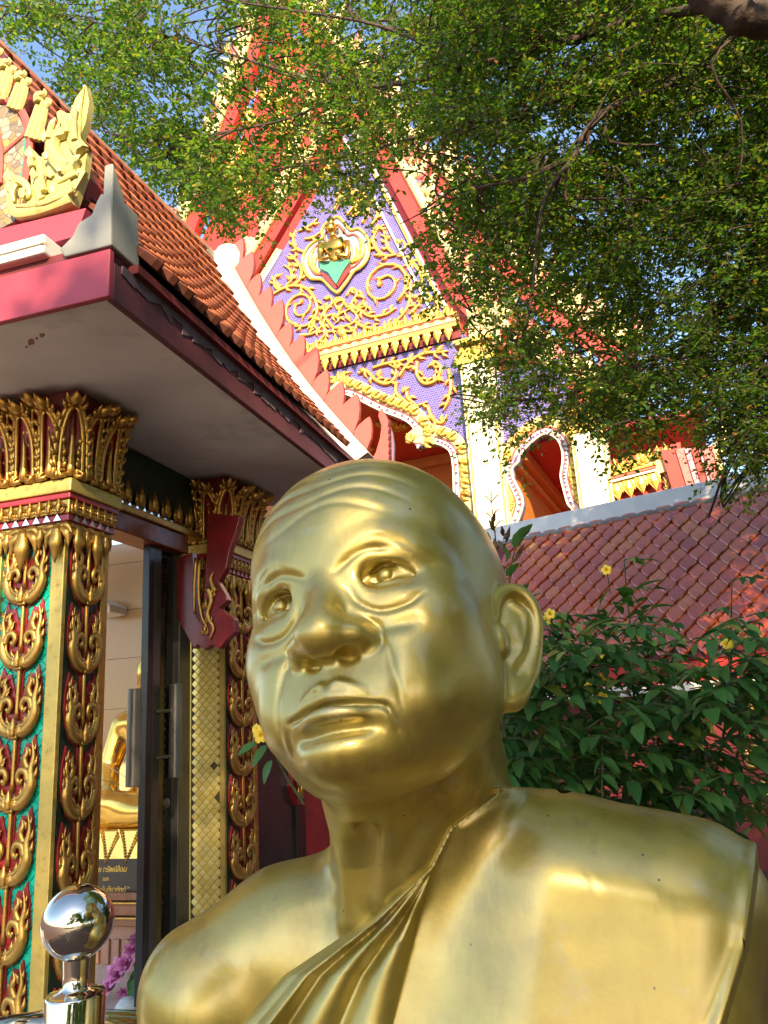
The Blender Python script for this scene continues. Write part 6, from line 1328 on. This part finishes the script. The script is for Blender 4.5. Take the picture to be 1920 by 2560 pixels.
for k in range(-3, 4):
    for s in (-1, 1):
        for t in np.linspace(0, 1, 12): a = p(k * .13 + s * .052 * (1 - t), -.206 - .036 * t, -.075 + (zb2 + .03 + .075) * t); mb.lathe([(0, -.006), (.0085, 0), (0, .006)], a, EV, 6)
    mb.tube([p(k * .13 - .075, -.204, -.07), p(k * .13, -.232, zb2 * .85), p(k * .13 + .075, -.204, -.07)], .006, 5)
mb.build('beading', M_SHINE, st_)
mb = MB()
for a, b in (((250, 1903), (365, 1975)), ((250, 1985), (300, 2004)), ((250, 1948), (300, 1962))): mb.tube([bpx(*a, BVp - .3), bpx(*b, BVp - .12)], .0016, 4)
tag(mb.build('sacred_thread', paint('white_thread', (.8, .78, .7), .8)), 'thin white threads stretched in front of the golden Buddha', 'thread')
PV = BVp - .24
u0_, zt_ = vpx(236, 2160, PV); u1_, zb_ = vpx(366, 2234, PV); u1_ += .35; u0_ -= .12
mb = MB(); mb.box(U(u0_, PV, zb_ + .012), EU * (u1_ - u0_), EV * .03, EZ * (zt_ - zb_ + .012)); plq = mb.build('plaque', paint('dark_plaque', (.035, .028, .018), .4, var=.2)); tag(plq, 'dark plaque with golden Thai lettering under the golden Buddha', 'plaque')
M_LET = paint('gold_lettering', (.80, .55, .12), .35, .4)
for s, x, y, h in (('ชาย ทรัพย์ล้อม', 240, 2180, 26), ('และ', 256, 2202, 20), ('ผู้ เกี่ยวภักด์ ”', 252, 2230, 24)):
    cu = bpy.data.curves.new('lettering', 'FONT'); cu.body = s; cu.size = h * .00158; cu.shear = .18; cu.extrude = .0012; cu.materials.append(M_LET); cu.space_character = .92
    tmp = bpy.data.objects.new('lettering', cu); COL.objects.link(tmp); me = bpy.data.meshes.new_from_object(tmp); bpy.data.objects.remove(tmp); bpy.data.curves.remove(cu); me.name = 'lettering'; ob = link('lettering', me, plq); u_, z_ = vpx(x, y, PV - .002); u_ -= .025 if y == 2180 else 0; setm(ob, Fr(U(u_, PV - .002, z_), EU, EZ, -EV).mat())
alt = empty('altar', tuple(U(-.95, PV, .3)), 'brown wooden altar table with a fluted front below the plaque', 'altar'); M_ALT = paint('altar_wood', (.24, .10, .05), .35, var=.4, scale=10); M_ALT2 = paint('altar_panel', (.36, .20, .14), .5, var=.15)
for i, (ya, yb, dvp, m, nm) in enumerate(((2234, 2254, .02, M_ALT, 'table_top'), (2256, 2262, .0, M_GILT, 'gilt_line'), (2264, 2292, .02, M_ALT, 'apron'), (2294, 2300, .0, M_GILT, 'gilt_line'), (2300, 2318, .015, M_ALT, 'apron'))):
    a, b = vpx(300, ya, PV - .05)[1], vpx(300, yb, PV - .05)[1]; mb = MB(); mb.box(U(u0_ - .1, PV - .05 + dvp, b), EU * (u1_ - u0_ + .3), EV * .5, EZ * (a - b)); o = mb.build(nm, m, alt); bevel(o, .004)
a = vpx(300, 2320, PV)[1]; mb = MB(); mb.box(U(u0_ - .1, PV + .03, .30), EU * (u1_ - u0_ + .3), EV * .4, EZ * (a - .30)); mb.build('front_panel', M_ALT2, alt)
for k in range(14): mb = MB(); mb.box(U(u0_ - .08 + k * .064, PV + .012, .30), EU * .044, EV * .02, EZ * (a - .30 - .06)); o = mb.build('fluting', M_ALT2, alt); bevel(o, .006)
# pink bouquet
FVp = 1.05
bq = empty('bouquet', tuple(bpx(300, 2500, FVp)), 'bouquet of pink artificial lotus flowers in front of the altar', 'flowers'); M_PETAL = paint('pink_petal', (.70, .26, .50), .5, var=.2, scale=30); M_GRN = paint('plastic_leaf', (.05, .20, .05), .45, var=.3)
def rose(c, s, tilt):
    mb = MB(); ax = np.array(tilt, float); ax /= np.linalg.norm(ax); e = np.cross(ax, [.3, .2, 1]); e /= np.linalg.norm(e); f = np.cross(ax, e)
    for ring, (n, r0, op) in enumerate(((4, .25, .25), (6, .45, .55), (7, .62, .95))):
        for k in range(n):
            w = 2 * math.pi * (k + .5 * ring) / n; r = e * math.cos(w) + f * math.sin(w); q = -e * math.sin(w) + f * math.cos(w); rows = []
            for t in np.linspace(0, 1, 5):
                wd = s * .48 * math.sin(math.pi * min(.93, .12 + .8 * t)); ct = c + r * s * (r0 * .4 + op * t * t * .9) + ax * s * (1.0 * t - .25 * op * t * t - .3)
                rows.append([ct - q * wd + r * -wd * .25, ct + r * .03 * s, ct + q * wd + r * -wd * .25])
            vs = [p for rw in rows for p in rw]; mb.add(vs, [(3 * i + j, 3 * i + j + 1, 3 * i + j + 4, 3 * i + j + 3) for i in range(4) for j in range(2)])
    return mb.build('flower', M_PETAL, bq, True)
for x, y, s, tl_ in ((298, 2432, .062, (-.5, -.8, .5)), (316, 2410, .048, (-.2, -.9, .6)), (278, 2462, .050, (-.8, -.6, .2)), (330, 2376, .036, (0, -.7, .7)), (348, 2350, .042, (.2, -.8, .5)), (310, 2480, .030, (.1, -.9, -.3))): rose(bpx(x, y, FVp), s, tl_)
for x, y, dx, dy, L in ((320, 2490, -40, 50, .20), (335, 2430, 10, 60, .20), (345, 2390, 14, 40, .16), (330, 2460, 30, -40, .15), (300, 2530, -20, 20, .12), (350, 2450, 0, 60, .2)):
    p0, p1 = bpx(x, y, FVp + .04), bpx(x + dx, y + dy, FVp); ex, ey, n = frame_from(p1 - p0, (0, -1, 0), RNG.uniform(-.4, .4)); m = bpy.data.meshes.get('plastic_leaf') or (lambda q: (q.materials.clear(), q.materials.append(M_GRN), q)[2])(BLM.copy()); m.name = 'plastic_leaf'; setm(link('leaf', m, bq), Fr(p0, ex, ey, n).mat(L))
mb = MB(); mb.lathe([(.0, -.06), (.05, -.055), (.065, -.02), (.06, .03), (.04, .055), (0, .06)], bpx(322, 2530, FVp - .08), EZ, 20); o = mb.build('foam_ball', paint('pale_foam', (.62, .72, .72), .7, var=.2, scale=60), bq, True)
